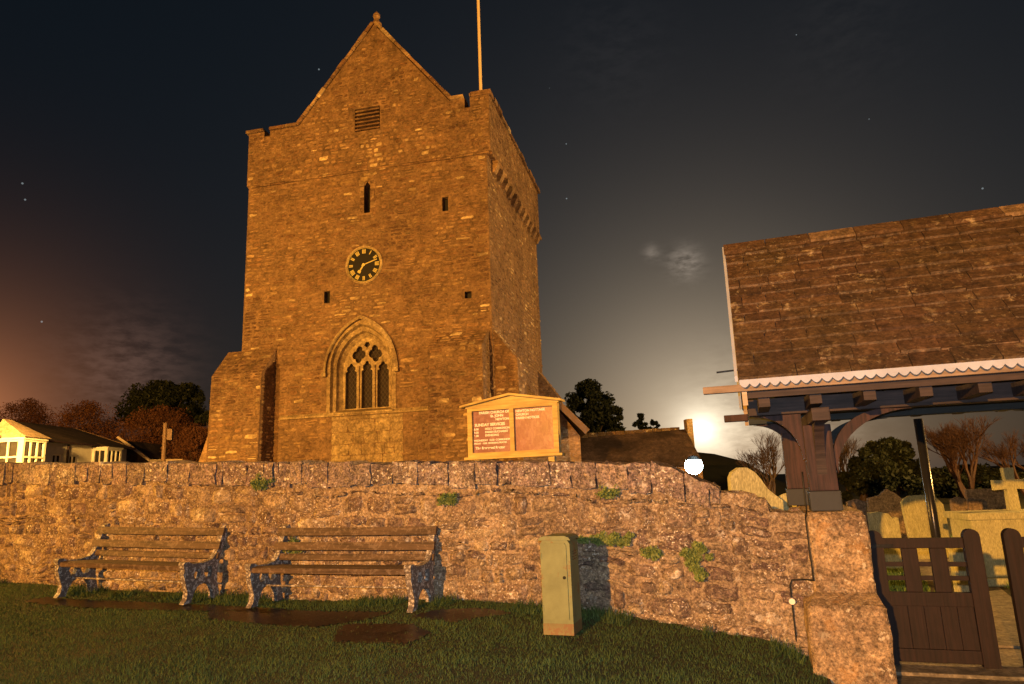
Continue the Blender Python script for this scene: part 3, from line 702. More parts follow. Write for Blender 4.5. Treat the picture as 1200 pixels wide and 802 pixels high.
# buttresses, each with its own skin of stones
def tone_b(a, b): return rng.random() * .84 if rng.random() < .86 else rng.uniform(.88, 1)
def buttress(x0, x1, proj, ztop, zfront, axis='y', y0=0.0, lean=0.0, steps=True):
    m = MB()
    if axis == 'y':
        pr = [(0.0, 0), (-proj - lean, 0), (-proj, zfront), (0.0, ztop)]
        m.plate(pr, [], x0, x1, axis='x')
        st_ = MB()
        stones(st_, lambda u, v, d: (u, -proj - lean * (1 - v / zfront) - .002 - d, v), x0, x1, 2.2, zfront, (.10, .24), (.22, .55), .012, .022, (4, 3), lambda *a: True, wob=.004, tone=tone_b)
        sl = math.hypot(proj, ztop - zfront)
        stones(st_, lambda u, v, d: (u, -proj + v / sl * proj - d * .7, zfront + v / sl * (ztop - zfront) + d * .7), x0 - .02, x1 + .02, 0, sl, (.14, .28), (.2, .45), .01, .03, (4, 3), lambda *a: True, tone=tone_b)
        for xx, sg in ((x1, 1), (x0, -1)):
            stones(st_, lambda u, v, d: (xx + sg * (d + .002), u, v), -proj, 0, 2.2, ztop, (.10, .22), (.2, .42), .012, .02, (3, 3),
                   lambda cu, cv, hw, hh: cv + hh < zfront + (cu - hw + proj) / proj * (ztop - zfront), tone=tone_b)
    else:
        pr = [(0.0, 0), (proj + lean, 0), (proj, zfront), (0.0, ztop)]
        m.plate(pr, [], x0, x1)       # x0,x1 are y here
        st_ = MB(); sl = math.hypot(proj, ztop - zfront)
        stones(st_, lambda u, v, d: (proj - v / sl * proj + d * .7, u, zfront + v / sl * (ztop - zfront) + d * .7), x0, x1, 0, sl, (.14, .28), (.2, .45), .01, .03, (4, 3), lambda *a: True)
        stones(st_, lambda u, v, d: (proj + lean * (1 - v / zfront) + d, u, v), x0, x1, 2.2, zfront, (.10, .24), (.22, .5), .012, .022, (4, 3), lambda *a: True)
        stones(st_, lambda u, v, d: (u, x0 - .002 - d, v), 0, proj, 2.2, ztop, (.10, .22), (.2, .42), .012, .02, (3, 3),
               lambda cu, cv, hw, hh: cv + hh < ztop - (cu + hw) / proj * (ztop - zfront), tone=tone_b)
    b = m.build('buttress', 'tower_mortar', tower)
    st_.build('facing', 'tower_stone', b, fixn=False)
buttress(-9.90, -7.95, .85, 6.75, 5.75, lean=.12)
buttress(-1.95, -0.12, .85, 6.75, 6.1, lean=.12)
buttress(0.10, 1.05, .78, 6.75, 5.7, axis='x', lean=.15)
buttress(7.55, 8.65, .85, 6.5, 5.3, axis='x', lean=.2)
mb = MB(); mb.hexa([(-10.9, -1.3, 0), (-9.6, -1.3, 0), (-9.4, 6, 0), (-10.9, 6, 0), (-9.95, -.6, 4.2), (-9.36, -.6, 4.2), (-9.36, 6, 4.2), (-9.95, 6, 4.2)])
b = mb.build('batter', 'tower_stone', tower)

#==WALL==
# ------------------------------------------------------------------ churchyard rubble wall (gate frame coordinates, face at y=-0.57)
XL, XR = -15.5, -1.42
def wall_top(x):
    return float(np.interp(x, [-16, -11.6, -8.6, -6.2, -4.15, -2.69, -2.38, -2.08, -1.74, -1.72, -1.4], [2.45, 2.28, 2.17, 2.06, 1.97, 1.90, 1.76, 1.62, 1.53, 1.42, 1.40]))
rwall = empty('rubble_wall', L(0, 0, 0), LR, 'long old rubble churchyard wall with upright coping stones running behind the benches', 'wall')
FY = -0.57
mb = MB(); xs = list(np.arange(XL, -1.42, .12)) + [-1.74, -1.72, -1.41]; xs = sorted(set(xs)); fr = []
CPH = 0.24
def core_top(x): return wall_top(x) - (CPH if x < -2.5 else max(0.015, .24 * (-x - 2.0) / .5) if x < -2.0 else .015)
for x in xs: fr.append((x, core_top(x)))
poly = [(XL, 0.0)] + [(-1.41, 0.0)] + [(x, z) for x, z in reversed(fr)]
mb.plate(poly, [], FY, FY + .45)
mb.build('core', 'rubble_mortar', rwall)
st = MB(); r2 = random.Random(22)
def okw(cu, cv, hw, hh):
    if r2.random() < .035 and hw < .1: return False
    return cv + hh * .6 < core_top(cu) and cv + hh > base_z(cu) - .15
def wall_rows(mb):
    stones(mb, lambda u, v, d: (u, FY - d, v + 0.085 * (-1.4 - u) * .75), XL, -1.42, -.9, 1.45, (.055, .22), (.07, .38), .004, .055, (6, 5),
           lambda cu, cv, hw, hh: okw(cu, cv + 0.085 * (-1.4 - cu) * .75, hw, hh), wob=.04, r=r2, rough=.013, tilt=.035, rim=.05, kk=.2)
# deep hollows where mortar has fallen out

wall_rows(st)
# top surface chips where the wall has lost its coping near the pier
stones(st, lambda u, v, d: (u, FY + v, core_top(u) + d), -2.3, -1.42, 0, .44, (.12, .2), (.12, .3), .01, .03, (4, 4), lambda *a: True, r=r2)
st.build('rubble', 'rubble_stone', rwall, smooth=True, fixn=False)
cs = MB(); x = XL
while x < -2.12:
    wd = r2.choice([r2.uniform(.07, .16), r2.uniform(.12, .3), r2.uniform(.2, .42)]); x2 = min(x + wd, -2.1)
    if x2 - x < .05: break
    za, zb = wall_top(x), wall_top(x2); lo_ = .26 + r2.uniform(-.03, .03); dz = r2.uniform(-.015, .012)
    if x > -2.5: lo_ *= .8
    n_ = 4; y0 = FY - .035 - r2.uniform(0, .03); y1 = FY + .48
    bm = bmesh.new(); bmesh.ops.create_cube(bm, size=1); bmesh.ops.subdivide_edges(bm, edges=bm.edges[:], cuts=2, use_grid_fill=True)
    for v in bm.verts:
        s_, t_, q_ = v.co.x + .5, v.co.y + .5, v.co.z + .5
        zt = za + (zb - za) * s_ + dz
        xx = x + .005 + (x2 - x - .010) * s_ + r2.uniform(-.012, .012); yy = y0 + (y1 - y0) * t_ + r2.uniform(-.01, .01); zz = zt - lo_ * (1 - q_) + r2.uniform(-.014, .014)
        if q_ > .99 and (t_ < .01 or s_ < .01 or s_ > .99): zz -= .018
        v.co = (xx, yy, zz)
    bm.verts.index_update(); cs.add([v.co for v in bm.verts], [[v.index for v in f.verts] for f in bm.faces], r2.random()); bm.free()
    x = x2
cs.build('coping', 'coping_stone', rwall)

# pier with stepped base carrying the lychgate posts
pier = empty('stone_pier', L(0, 0, 0), LR, 'lichened stone pier with sloping ledge between the rubble wall and the dark gate', 'pier')
def rough_block(name, mat, parent, x0, x1, y0, y1, z0, z1, cuts=10, amp=.012, bev=.05, topshift=(0, 0)):
    bm = bmesh.new(); bmesh.ops.create_cube(bm, size=1)
    bmesh.ops.bevel(bm, geom=bm.edges[:], offset=bev, segments=2, affect='EDGES')
    bmesh.ops.subdivide_edges(bm, edges=[e for e in bm.edges if e.calc_length() > .2], cuts=cuts, use_grid_fill=True)
    rr = random.Random(hash((x0, z0)) & 255); ph = [rr.uniform(0, 6) for _ in range(6)]
    for v in bm.verts:
        p = Vector((x0 + (v.co.x + .5) * (x1 - x0), y0 + (v.co.y + .5) * (y1 - y0), z0 + (v.co.z + .5) * (z1 - z0)))
        a = math.sin(p.x * 9 + p.z * 7 + ph[0]) + math.sin(p.z * 17 + p.y * 11 + ph[1]) + .6 * math.sin(p.x * 31 + ph[2] + p.z * 23)
        if p.z > z0 + .01: p += Vector((v.co.x, v.co.y, v.co.z)) * amp * a + Vector((rr.uniform(-1, 1), rr.uniform(-1, 1), rr.uniform(-1, 1))) * amp * .55
        v.co = p
    bm.verts.index_update(); m = MB(); m.add([v.co for v in bm.verts], [[v.index for v in f.verts] for f in bm.faces], .5); bm.free()
    return m.build(name, mat, parent, smooth=True)
rough_block('shaft', 'pier_stone', pier, -1.43, -0.97, -.84, .95, .5, 1.405, amp=.006, bev=.03, cuts=22)
rough_block('base', 'pier_stone', pier, -1.53, -0.95, -1.08, -.6, -.05, .70, amp=.006, bev=.02, cuts=22)
mb = MB(); mb.hexa([(-1.52, -1.06, .69), (-.96, -1.06, .69), (-.96, -.8, .69), (-1.52, -.8, .69), (-1.43, -.85, .765), (-.98, -.85, .765), (-.98, -.8, .765), (-1.43, -.8, .765)])
mb.build('ledge', 'pier_stone', pier)
rough_block('base', 'pier_stone', pier, -1.50, -0.96, -.6, 1.0, -.05, .52, amp=.008, bev=.03)

#==LYCH==
# ------------------------------------------------------------------ lychgate
lych = empty('lychgate', L(0.1, 0, 0), LR, 'timber lychgate with mossy stone tiled roof and white scalloped gutter beside the wall', 'lychgate')
CX = .1; HWD = 1.96; EY = 1.3; EZ = 2.53; RZ = 4.07
def lx(x): return x - CX
slope = math.hypot(EY, RZ - EZ); ca, sa = EY / slope, (RZ - EZ) / slope
rdeck = MB()
for s_ in (-1, 1):
    rdeck.hexa([(-HWD, s_ * EY, EZ - .04), (HWD, s_ * EY, EZ - .04), (HWD, 0, RZ - .04), (-HWD, 0, RZ - .04), (-HWD, s_ * EY, EZ), (HWD, s_ * EY, EZ), (HWD, 0, RZ), (-HWD, 0, RZ)])
roof = rdeck.build('roof', 'dark_timber', lych)
r3 = random.Random(5)
tl = MB(); NC = 14
for s_ in (-1, 1):
    for c in range(NC):
        t0 = c * slope / NC; x = -HWD - .01 - (0.0 if c % 2 else .0)
        first = True
        while x < HWD:
            wd = r3.uniform(.20, .52) * (1.15 - .4 * c / NC)
            if first and c % 2: wd *= .5
            first = False
            x2 = min(x + wd, HWD + .01)
            if HWD - x2 < .06: x2 = HWD + .01
            l0 = t0 - .035 + r3.uniform(-.004, .004) - (.03 if c == 0 else 0); l1 = t0 + slope / NC + .06; l1 = min(l1, slope)
            th = .034 + r3.uniform(-.006, .008); li = .030 + r3.uniform(-.004, .010); q = r3.uniform(-.006, .006)
            def pt(u, l, h): return (u, s_ * (EY - l * ca + h * -sa * -1 * 1.0 * 1), 0)
            def PP(u, l, h): return (u, s_ * (EY - l * ca + h * sa), EZ + l * sa + h * ca)
            a, b = x + .004, x2 - .004
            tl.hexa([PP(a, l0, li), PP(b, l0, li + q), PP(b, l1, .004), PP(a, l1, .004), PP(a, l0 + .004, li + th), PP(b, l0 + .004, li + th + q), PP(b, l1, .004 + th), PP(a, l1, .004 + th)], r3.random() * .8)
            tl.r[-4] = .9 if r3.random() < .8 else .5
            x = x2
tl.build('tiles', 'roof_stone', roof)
rd = MB(); x = -HWD - .02
while x < HWD:
    x2 = min(x + .42, HWD + .02)
    rd.plate([(-.13, RZ - .07), (-.13, RZ - .03), (0, RZ + .085), (.13, RZ - .03), (.13, RZ - .07), (0, RZ + .045)], [], x, x2 - .008, r3.random(), axis='x'); x = x2
rd.build('ridge_tile', 'roof_stone', roof)
for s_ in (-1, 1):      # verge fillets and bargeboards at both gables
    for e in (-1, 1):
        v = MB(); X = e * (HWD + .022)
        v.hexa([(X - .012, s_ * (EY + .03), EZ - .02), (X + .012, s_ * (EY + .03), EZ - .02), (X + .012, 0, RZ + .02), (X - .012, 0, RZ + .02), (X - .012, s_ * (EY + .03), EZ + .03), (X + .012, s_ * (EY + .03), EZ + .03), (X + .012, 0, RZ + .06), (X - .012, 0, RZ + .06)])
        v.build('verge_board', 'gutter_paint', lych)
        v = MB(); X = e * (HWD - .03)
        v.hexa([(X - .02, s_ * (EY + .0), EZ - .22), (X + .02, s_ * (EY + .0), EZ - .22), (X + .02, 0, RZ - .26), (X - .02, 0, RZ - .26), (X - .02, s_ * (EY + .0), EZ - .045), (X + .02, s_ * (EY + .0), EZ - .045), (X + .02, 0, RZ - .045), (X - .02, 0, RZ - .045)])
        v.build('bargeboard', 'pale_timber', lych)
# scalloped white gutter front along the eave
def scallop(y, name='gutter'):
    top, bot = EZ - .016, EZ - .050
    n = 50; wd = 2 * HWD / n; pts = []
    for i in range(n):
        for k in range(6):
            t = k / 6; pts.append((-HWD + (i + t) * wd, bot - .032 * math.sin(math.pi * t)))
    pts.append((HWD, bot))
    m = MB(); m.plate(pts + [(HWD, top), (-HWD, top)], [], y, y + .018)
    return m.build(name, 'gutter_paint', lych)
scallop(-EY - .092)
scallop(EY + .044)
for s_ in (-1, 1):
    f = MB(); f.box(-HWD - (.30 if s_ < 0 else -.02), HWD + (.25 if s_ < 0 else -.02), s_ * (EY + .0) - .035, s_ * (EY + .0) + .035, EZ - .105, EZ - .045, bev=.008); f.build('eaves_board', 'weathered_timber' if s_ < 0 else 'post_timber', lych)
    f = MB(); f.box(-HWD + .04, HWD - .04, s_ * (EY - .05) - .02, s_ * (EY - .05) + .02, EZ - .16, EZ - .107); f.build('fascia', 'beam_timber', lych)
    for i in range(10):     # rafter feet
        X = -HWD + .18 + i * .40
        f = MB(); f.hexa([(X - .045, s_ * (EY - .08), EZ - .235), (X + .045, s_ * (EY - .08), EZ - .235), (X + .045, s_ * .62, EZ - .235), (X - .045, s_ * .62, EZ - .235), (X - .045, s_ * (EY - .08), EZ - .15), (X + .045, s_ * (EY - .08), EZ - .15), (X + .045, s_ * .62, EZ - .12), (X - .045, s_ * .62, EZ - .12)])
        f.build('rafter_foot', 'beam_timber', lych)
PX = lx(-1.25); PW = .115
FYP, RYP = -.55, .62
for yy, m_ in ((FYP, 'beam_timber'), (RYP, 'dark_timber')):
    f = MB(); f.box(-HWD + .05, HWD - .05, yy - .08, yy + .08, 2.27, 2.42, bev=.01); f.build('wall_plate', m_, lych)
f = MB(); f.box(-HWD - .22, -HWD + .049, EY - .12, EY - .02, 2.36, 2.44, bev=.01); f.build('plate_end', 'post_timber', lych)
for e in (-1, 1):
    f = MB(); f.box(e * -PX - .07, e * -PX + .07, -1.15, 1.15, 2.16, 2.268, bev=.01); f.build('tie_beam', 'beam_timber', lych)
    for yy in (FYP, RYP):
        sh = e * .13 if yy > 0 else 0
        f = MB(); f.box(e * -PX - PW + sh, e * -PX + PW + sh, yy - .11, yy + .11, 1.58, 2.158, bev=.012)
        f.build('post', 'post_timber', lych)
        f = MB(); f.box(e * -PX - PW - .012 + sh, e * -PX + PW + .012 + sh, yy - .122, yy + .122, 1.41, 1.578, bev=.008); f.build('post_foot', 'lead', lych)
    # curved brackets carrying the tie beam out to the eaves, front and back
    for sy, y0 in ((-1, FYP), (1, RYP)):
        pts = [(y0, 1.72), (y0, 1.9)]; n = 10
        rad = .42
        o = [(y0 + sy * (.11 + rad * (1 - math.cos(t))), 1.72 + .45 * math.sin(t)) for t in [math.pi / 2 * k / n for k in range(n + 1)]]
        i_ = [(y0 + sy * .11, 2.159), (y0 + sy * .11, 1.72)]
        f = MB(); f.plate(o + i_[:1], [], e * -PX - .04, e * -PX + .04, axis='x'); f.build('bracket', 'beam_timber', lych)
    # side infill between the posts, above the pier
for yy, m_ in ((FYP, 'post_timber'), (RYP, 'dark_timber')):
    for e in (-1, 1):       # knee braces over the opening
        n = 12; x0 = e * -PX - e * -(-PW)
        X0 = e * 1 * abs(PX) ; s_ = -e
        inner = [(X0 + s_ * (PW + .02 + .66 * (1 - math.cos(t))), 1.72 + .54 * math.sin(t)) for t in [math.pi / 2 * k / n for k in range(n + 1)]]
        outr = [(X0 + s_ * (PW - .0 + .46 * (1 - math.cos(t)) - .0), 1.86 + .41 * math.sin(t)) for t in [math.pi / 2 * k / n for k in range(n + 1)]]
        poly = inner + [(X0 + s_ * (PW + .44), 2.268)] + list(reversed(outr))[1:]
        f = MB(); f.plate(poly, [], yy - .045, yy + .045); f.build('brace', m_, lych)
        # outer brace to the gable end
        inner = [(X0 - s_ * (PW + .02 + .38 * (1 - math.cos(t))), 1.86 + .40 * math.sin(t)) for t in [math.pi / 2 * k / n for k in range(n + 1)]]
        poly = inner + [(X0 - s_ * PW, 2.268), (X0 - s_ * PW, 1.86)]
        f = MB(); f.plate(poly, [], yy - .04, yy + .04); f.build('brace', 'post_timber', lych)
# central rafters / ceiling collar seen from below
f = MB(); f.box(-HWD + .1, HWD - .1, -.06, .06, 2.9, 3.0); f.build('collar_purlin', 'dark_timber', lych)
rw = MB()
for i in range(9):
    X = -1.7 + i * .425
    for s_ in (-1, 1): rw.bar((X, s_ * (EY - .1), EZ + .0), (X, s_ * .03, RZ - .12), .07, .09)
rw.build('rafters', 'dark_timber', lych)
# iron rod at the left gable
f = MB(); f.tube([(-HWD - .18, -EY + .1, 2.62), (-HWD + .05, -EY + .1, 2.63)], .008, 6); f.build('iron_rod', 'black_metal', lych)
# black metal post on the rear plate
t = MB(); t.tube([(0, 0, 0), (0, 0, 2.27)], .045, 12)
o = t.build('metal_post', 'black_metal', None, smooth=True); o.location = L(-.06, 1.2, 0); o.rotation_euler = (0, 0, LR)
tag(o, 'glossy black round metal post standing behind the left gate leaf', 'post')

# gates
def gate(x, label, mirror):
    g = empty('gate', L(x, 0, .03), LR, label, 'gate', 'two timber gates under the lychgate')
    WG = .90
    def X(a): return a if not mirror else -a
    def bx(name, a, b, y0, y1, z0, z1, bev=.008, mat='gate_timber'):
        m = MB(); m.box(min(X(a), X(b)), max(X(a), X(b)), y0, y1, z0, z1, bev=bev); return m.build(name, mat, g)
    for a, b, zt in ((0, .12, 1.10), (WG - .13, WG, 1.10)):
        m = MB(); c = (X(a) + X(b)) / 2; hw = (b - a) / 2
        m.plate([(c - hw, .0), (c + hw, .0)] + [(c + hw * math.cos(t), zt + hw * math.sin(t)) for t in [math.pi * k / 10 for k in range(11)]], [], -.04, .04)
        m.build('stile', 'gate_timber', g)
    bx('top_rail', .121, WG - .131, -.03, .03, 1.00, 1.09)
    bx('lock_rail', .121, WG - .131, -.032, .032, .50, .62)
    bx('bottom_rail', .121, WG - .131, -.032, .032, .03, .14)
    for z in (.86, .74): bx('bar', .121, WG - .131, -.012, .012, z - .02, z + .02, .004)
    for c in (.33, .56): bx('muntin', c - .065, c + .065, -.025, .025, .621, .999)
    m = MB(); n = 5; a0, a1 = .121, WG - .131
    for k in range(n):
        p, q = a0 + (a1 - a0) * k / n, a0 + (a1 - a0) * (k + 1) / n
        m.box(min(X(p), X(q)) + .002, max(X(p), X(q)) - .002, -.018, .014, .141, .499, r3.random(), bev=.004)
    m.build('panel', 'gate_timber', g)
    m = MB(); m.box(min(X(-.09), X(.2)), max(X(-.09), X(.2)), -.052, -.042, 1.01, 1.04); m.tube([(X(-.075), -.047, .97), (X(-.075), -.047, 1.08)], .014, 8); m.build('hinge', 'black_metal', g)
gate(-.88, 'dark brown timber gate leaf beside the stone pier, whole leaf in view', False)
gate(1.10, 'dark brown timber gate leaf cut by the right edge of the photo', True)
# matching pier beyond the second gate leaf
pier2 = empty('stone_pier', L(2.6, 0, 0), LR, 'stone pier on the far side of the second gate leaf', 'pier')
#==SMALL==
rough_block('shaft', 'pier_stone', pier2, -1.43, -.97, -.84, .95, 0, 1.405, amp=.010, bev=.03)

# ------------------------------------------------------------------ benches
def make_bench(LEN):
    root = empty('park_bench')
    def end_plate(x):
        out = [(-.02, 0), (.09, 0), (.12, .10), (.17, .17), (.26, .20), (.35, .17), (.40, .09), (.41, 0), (.52, 0), (.49, .10), (.46, .22), (.46, .34), (.50, .48), (.60, .80), (.575, .82), (.53, .81),
               (.47, .62), (.42, .50), (.36, .445), (.22, .42), (.08, .425), (.01, .455), (-.045, .445), (-.06, .41), (-.035, .375), (-.045, .32), (-.01, .22), (.03, .12), (.02, .05)]
        hole1 = [(.13, .36), (.10, .30), (.13, .245), (.19, .255), (.21, .31), (.18, .36)]
        hole2 = [(.28, .37), (.25, .30), (.29, .24), (.36, .25), (.38, .32), (.36, .375)]
        m = MB(); m.plate(out, [hole1, hole2], x - .03, x + .03, axis='x')
        m.tube([(x - .036, -.03, .425), (x + .036, -.03, .425)], .032, 10); m.tube([(x - .034, .575, .80), (x + .034, .575, .80)], .028, 10)
        m.build('end_frame', 'bench_iron', root)
    end_plate(-LEN / 2 + .03); end_plate(LEN / 2 - .03)
    def slat(y, z, w_, t_, ang):
        m = MB(); d = Vector((0, math.cos(ang), math.sin(ang))); nn = Vector((0, -math.sin(ang), math.cos(ang))); c = Vector((0, y, z)); x0, x1 = -LEN / 2 + .062, LEN / 2 - .062
        if ang > .8: x0, x1 = -LEN / 2 - .02, LEN / 2 + .02
        a, b = d * w_ / 2, nn * t_ / 2
        n = 8; sag = rng.uniform(0, .006)
        for k in range(n):
            xa, xb = x0 + (x1 - x0) * k / n, x0 + (x1 - x0) * (k + 1) / n
            za, zb = [-sag * math.sin(math.pi * q / n) for q in (k, k + 1)]
            A, B = c + Vector((xa, 0, za)), c + Vector((xb, 0, zb))
            m.hexa([A - a - b, B - a - b, B + a - b, A + a - b, A - a + b, B - a + b, B + a + b, A + a + b], .5)
        m.build('slat', 'bench_slat', root)
    for k in range(4): slat(.015 + k * .108, .392 - .006 * k, .09, .055, 0 if k else .12)
    slat(.44, .475, .07, .03, 1.28); slat(.455, .59, .088, .038, 1.28); slat(.508, .745, .088, .038, 1.28)
    m = MB(); m.tube([(-LEN / 2 + .03, .2, .2), (LEN / 2 - .03, .2, .2)], .010, 8); m.build('tie_rod', 'bench_iron', root)
    return root
bench = make_bench(1.86)
bench.scale = (1.02, 1, .96); bench.location = L(-5.95, -1.17, .585); bench.rotation_euler = (0, R(0.3), LR + R(.5))
tag(bench, 'weathered slatted bench with chipped iron ends, nearer the grey-green cabinet', 'bench', 'benches in front of the rubble wall')
b2 = copy_tree(bench); b2.location = L(-8.66, -1.17, .625); b2.rotation_euler = (0, R(1.3), LR)
tag(b2, 'weathered slatted bench with iron ends, farther left along the wall', 'bench')

# ------------------------------------------------------------------ utility cabinet
cab = empty('utility_cabinet', L(-3.485, -1.5, .555), LR - R(1), 'narrow green metal cabinet with rusty foot standing on the grass by the wall', 'cabinet')
m = MB(); m.plate([(-.145, 0), (.145, 0), (.145, .70), (.128, .728), (.10, .742), (-.10, .742), (-.128, .728), (-.145, .70)], [], 0, .30); m.build('body', 'cabinet_paint', cab)
m = MB(); m.plate([(-.128, .07), (.112, .07), (.112, .69), (.095, .712), (-.10, .712), (-.128, .69)], [], -.014, -.001); dr = m.build('door', 'cabinet_paint', cab)
m = MB(); m.tube([(.085, -.026, .42), (.085, -.014, .42)], .014, 10); m.build('lock', 'black_metal', dr)
m = MB(); m.box(-.147, .147, -.003, .303, -.06, .035, bev=.003); m.build('plinth', 'cabinet_rust', cab); cab.scale = (.90, .9, .955)
for k in range(4):
    m = MB(); m.box(.147, .150, .08, .22, .56 + k * .022, .568 + k * .022); m.build('vent_slot', 'black_metal', cab)
for z in (.16, .60):
    m = MB(); m.tube([(-.134, -.012, z - .025), (-.134, -.012, z + .025)], .009, 8); m.build('hinge', 'cabinet_paint', cab)
m = MB(); m.plate([(-.16, .735), (.16, .735), (.14, .76), (.10, .772), (-.10, .772), (-.14, .76)], [], -.018, .315); m.build('lid', 'cabinet_paint', cab)

# ------------------------------------------------------------------ notice board behind the wall
nb = empty('notice_board', L(-4.33, 0, 0), LR, 'lit wooden church notice board with shallow pediment standing behind the wall', 'notice board')
for x in (-.44, .44):
    m = MB(); m.box(x - .035, x + .035, -.02, .05, 0, 2.02, bev=.004); m.build('post', 'board_timber', nb)
m = MB(); z0, z1 = 2.05, 2.60
hl = [rect(-.475, -.02, z0 + .045, z1 - .03), rect(.03, .485, z0 + .045, z1 - .03)]
m.plate(rect(-.53, .54, z0, z1), hl, -.05, .0); m.build('frame', 'board_timber', nb)
m = MB(); m.box(-.53, .54, .001, .04, z0, z1, mat=0); m.build('back', 'board_timber', nb)
for a, b in ((-.475, -.02), (.03, .485)):
    m = MB(); m.box(a, b, -.006, -.001, z0 + .045, z1 - .03); m.build('panel', 'board_panel', nb)
m = MB(); m.box(-.57, .58, -.075, .05, z0 - .03, z0 - .001, bev=.006); m.build('sill', 'board_timber', nb)
m = MB(); m.plate([(-.55, z1 + .001), (.56, z1 + .001), (.56, z1 + .02), (.0, z1 + .115), (-.55, z1 + .02)], [], -.055, .04); m.build('pediment', 'board_timber', nb)
m = MB()
for s_ in (-1, 1):
    m.hexa([(s_ * .60, -.11, z1 + .012), (0, -.11, z1 + .117), (0, .08, z1 + .117), (s_ * .60, .08, z1 + .012), (s_ * .60, -.11, z1 + .035), (0, -.11, z1 + .142), (0, .08, z1 + .142), (s_ * .60, .08, z1 + .035)])
m.build('roof', 'board_timber', nb)
def text(body, x, z, size, parent, name='lettering', align='LEFT'):
    c = bpy.data.curves.new(name, 'FONT'); c.body = body; c.size = size; c.extrude = .001; c.align_x = align; c.space_line = 1.0; c.offset = size * .035
    o = bpy.data.objects.new('tmp', c); COL.objects.link(o); bpy.context.view_layer.update()
    me = bpy.data.meshes.new_from_object(o.evaluated_get(bpy.context.evaluated_depsgraph_get()))
    me.materials.clear(); me.materials.append(MATS['board_letter'])
    bpy.data.objects.remove(o)
    p = bpy.data.objects.new(name, me); COL.objects.link(p); p.parent = parent; p.location = (x, -.009, z); p.rotation_euler = (R(90), 0, 0)
    return p
for body, x, z, sz in (('NEWTON NOTTAGE', .045, 2.528, .036), ('CHURCH', .045, 2.488, .036), ('PARISH NOTICES', .045, 2.448, .036),
                       ('PARISH CHURCH OF', -.40, 2.533, .040), ('St. JOHN', -.26, 2.492, .040), ('NEWTON', -.20, 2.452, .036),
                       ('SUNDAY SERVICES', -.455, 2.395, .044),
                       ('8.00', -.465, 2.352, .032), ('HOLY COMMUNION', -.33, 2.352, .032), ('9.30', -.465, 2.315, .032), ('PARISH EUCHARIST', -.33, 2.315, .032),
                       ('6.00', -.465, 2.278, .032), ('EVENSONG', -.33, 2.278, .032),
                       ('WEDNESDAY  10.30  COMMUNION', -.468, 2.225, .028), ('FRIDAY  10.00  MORNING PRAYER', -.468, 2.192, .026), ('The Reverend Rector', -.45, 2.135, .040)):
    text(body, x, z, sz, nb)

# cable and small white fitting on the wall end
m = MB()
pts = [(-1.415, -.68, 1.75), (-1.42, -.70, 1.42), (-1.445, -.86, 1.36), (-1.445, -.86, 1.1), (-1.44, -.865, .92), (-1.44, -.85, .86), (-1.50, -.66, .84), (-1.60, -.63, .83), (-1.62, -.63, .79), (-1.62, -.63, .30)]
sm = []
for a, b in zip(pts, pts[1:]):
    for k in range(4): sm.append(tuple(a[i] + (b[i] - a[i]) * k / 4 for i in range(3)))
sm.append(pts[-1])
m.tube(sm, .007, 6)
o = m.build('cable', 'cable_black', smooth=True); o.location = L(0, 0, 0); o.rotation_euler = (0, 0, LR)
tag(o, 'black cable running down the wall end beside the stone pier', 'cable')
m = MB(); m.tube([(0, .0, 0), (0, -.05, 0)], .026, 14)
o = m.build('junction_box', 'white_paint'); o.location = L(-1.62, -.635, .66); o.rotation_euler = (0, 0, LR)
tag(o, 'small round white fitting low on the wall beside the pier', 'wall fitting')

# plants rooted in the wall
def wall_plant(x, z, rx, rz, n, label, out=.06, drop=0):
    rs = np.random.default_rng(int(x * -100))
    c = np.stack([rs.normal(0, rx * .5, 26), -np.abs(rs.normal(0, out * .6, 26)), rs.normal(0, rz * .5, 26)], 1)
    q, rd_ = leaf_cloud(c, np.full(26, .045), int(n * 1.7) // 26, .016, rs)
    o = fast_mesh('wall_plant', q, 4, rd_, 'wall_leaf'); o.location = L(x, FY - .045, z); o.rotation_euler = (0, 0, LR)
    tag(o, label, 'plant', 'small plants growing out of the wall')
wall_plant(-2.40, 1.02, .11, .15, 1600, 'rounded green fern clump on the wall between cabinet and pier', .07)
wall_plant(-3.22, 1.19, .30, .045, 1500, 'long mossy tuft on the wall just above and right of the cabinet', .05)
wall_plant(-2.78, 1.06, .07, .04, 400, 'tiny green tuft on the wall left of the rounded fern clump')
wall_plant(-3.15, 1.62, .07, .04, 350, 'small green tuft high on the wall right of the notice board')
wall_plant(-4.85, 1.60, .11, .035, 500, 'small green tuft on the wall below the left end of the notice board')
wall_plant(-7.2, 1.85, .12, .05, 500, 'small green tuft high on the wall above the gap between the benches')
wall_plant(-6.72, 1.13, .09, .09, 600, 'green tuft on the wall by the left back of the nearer bench')

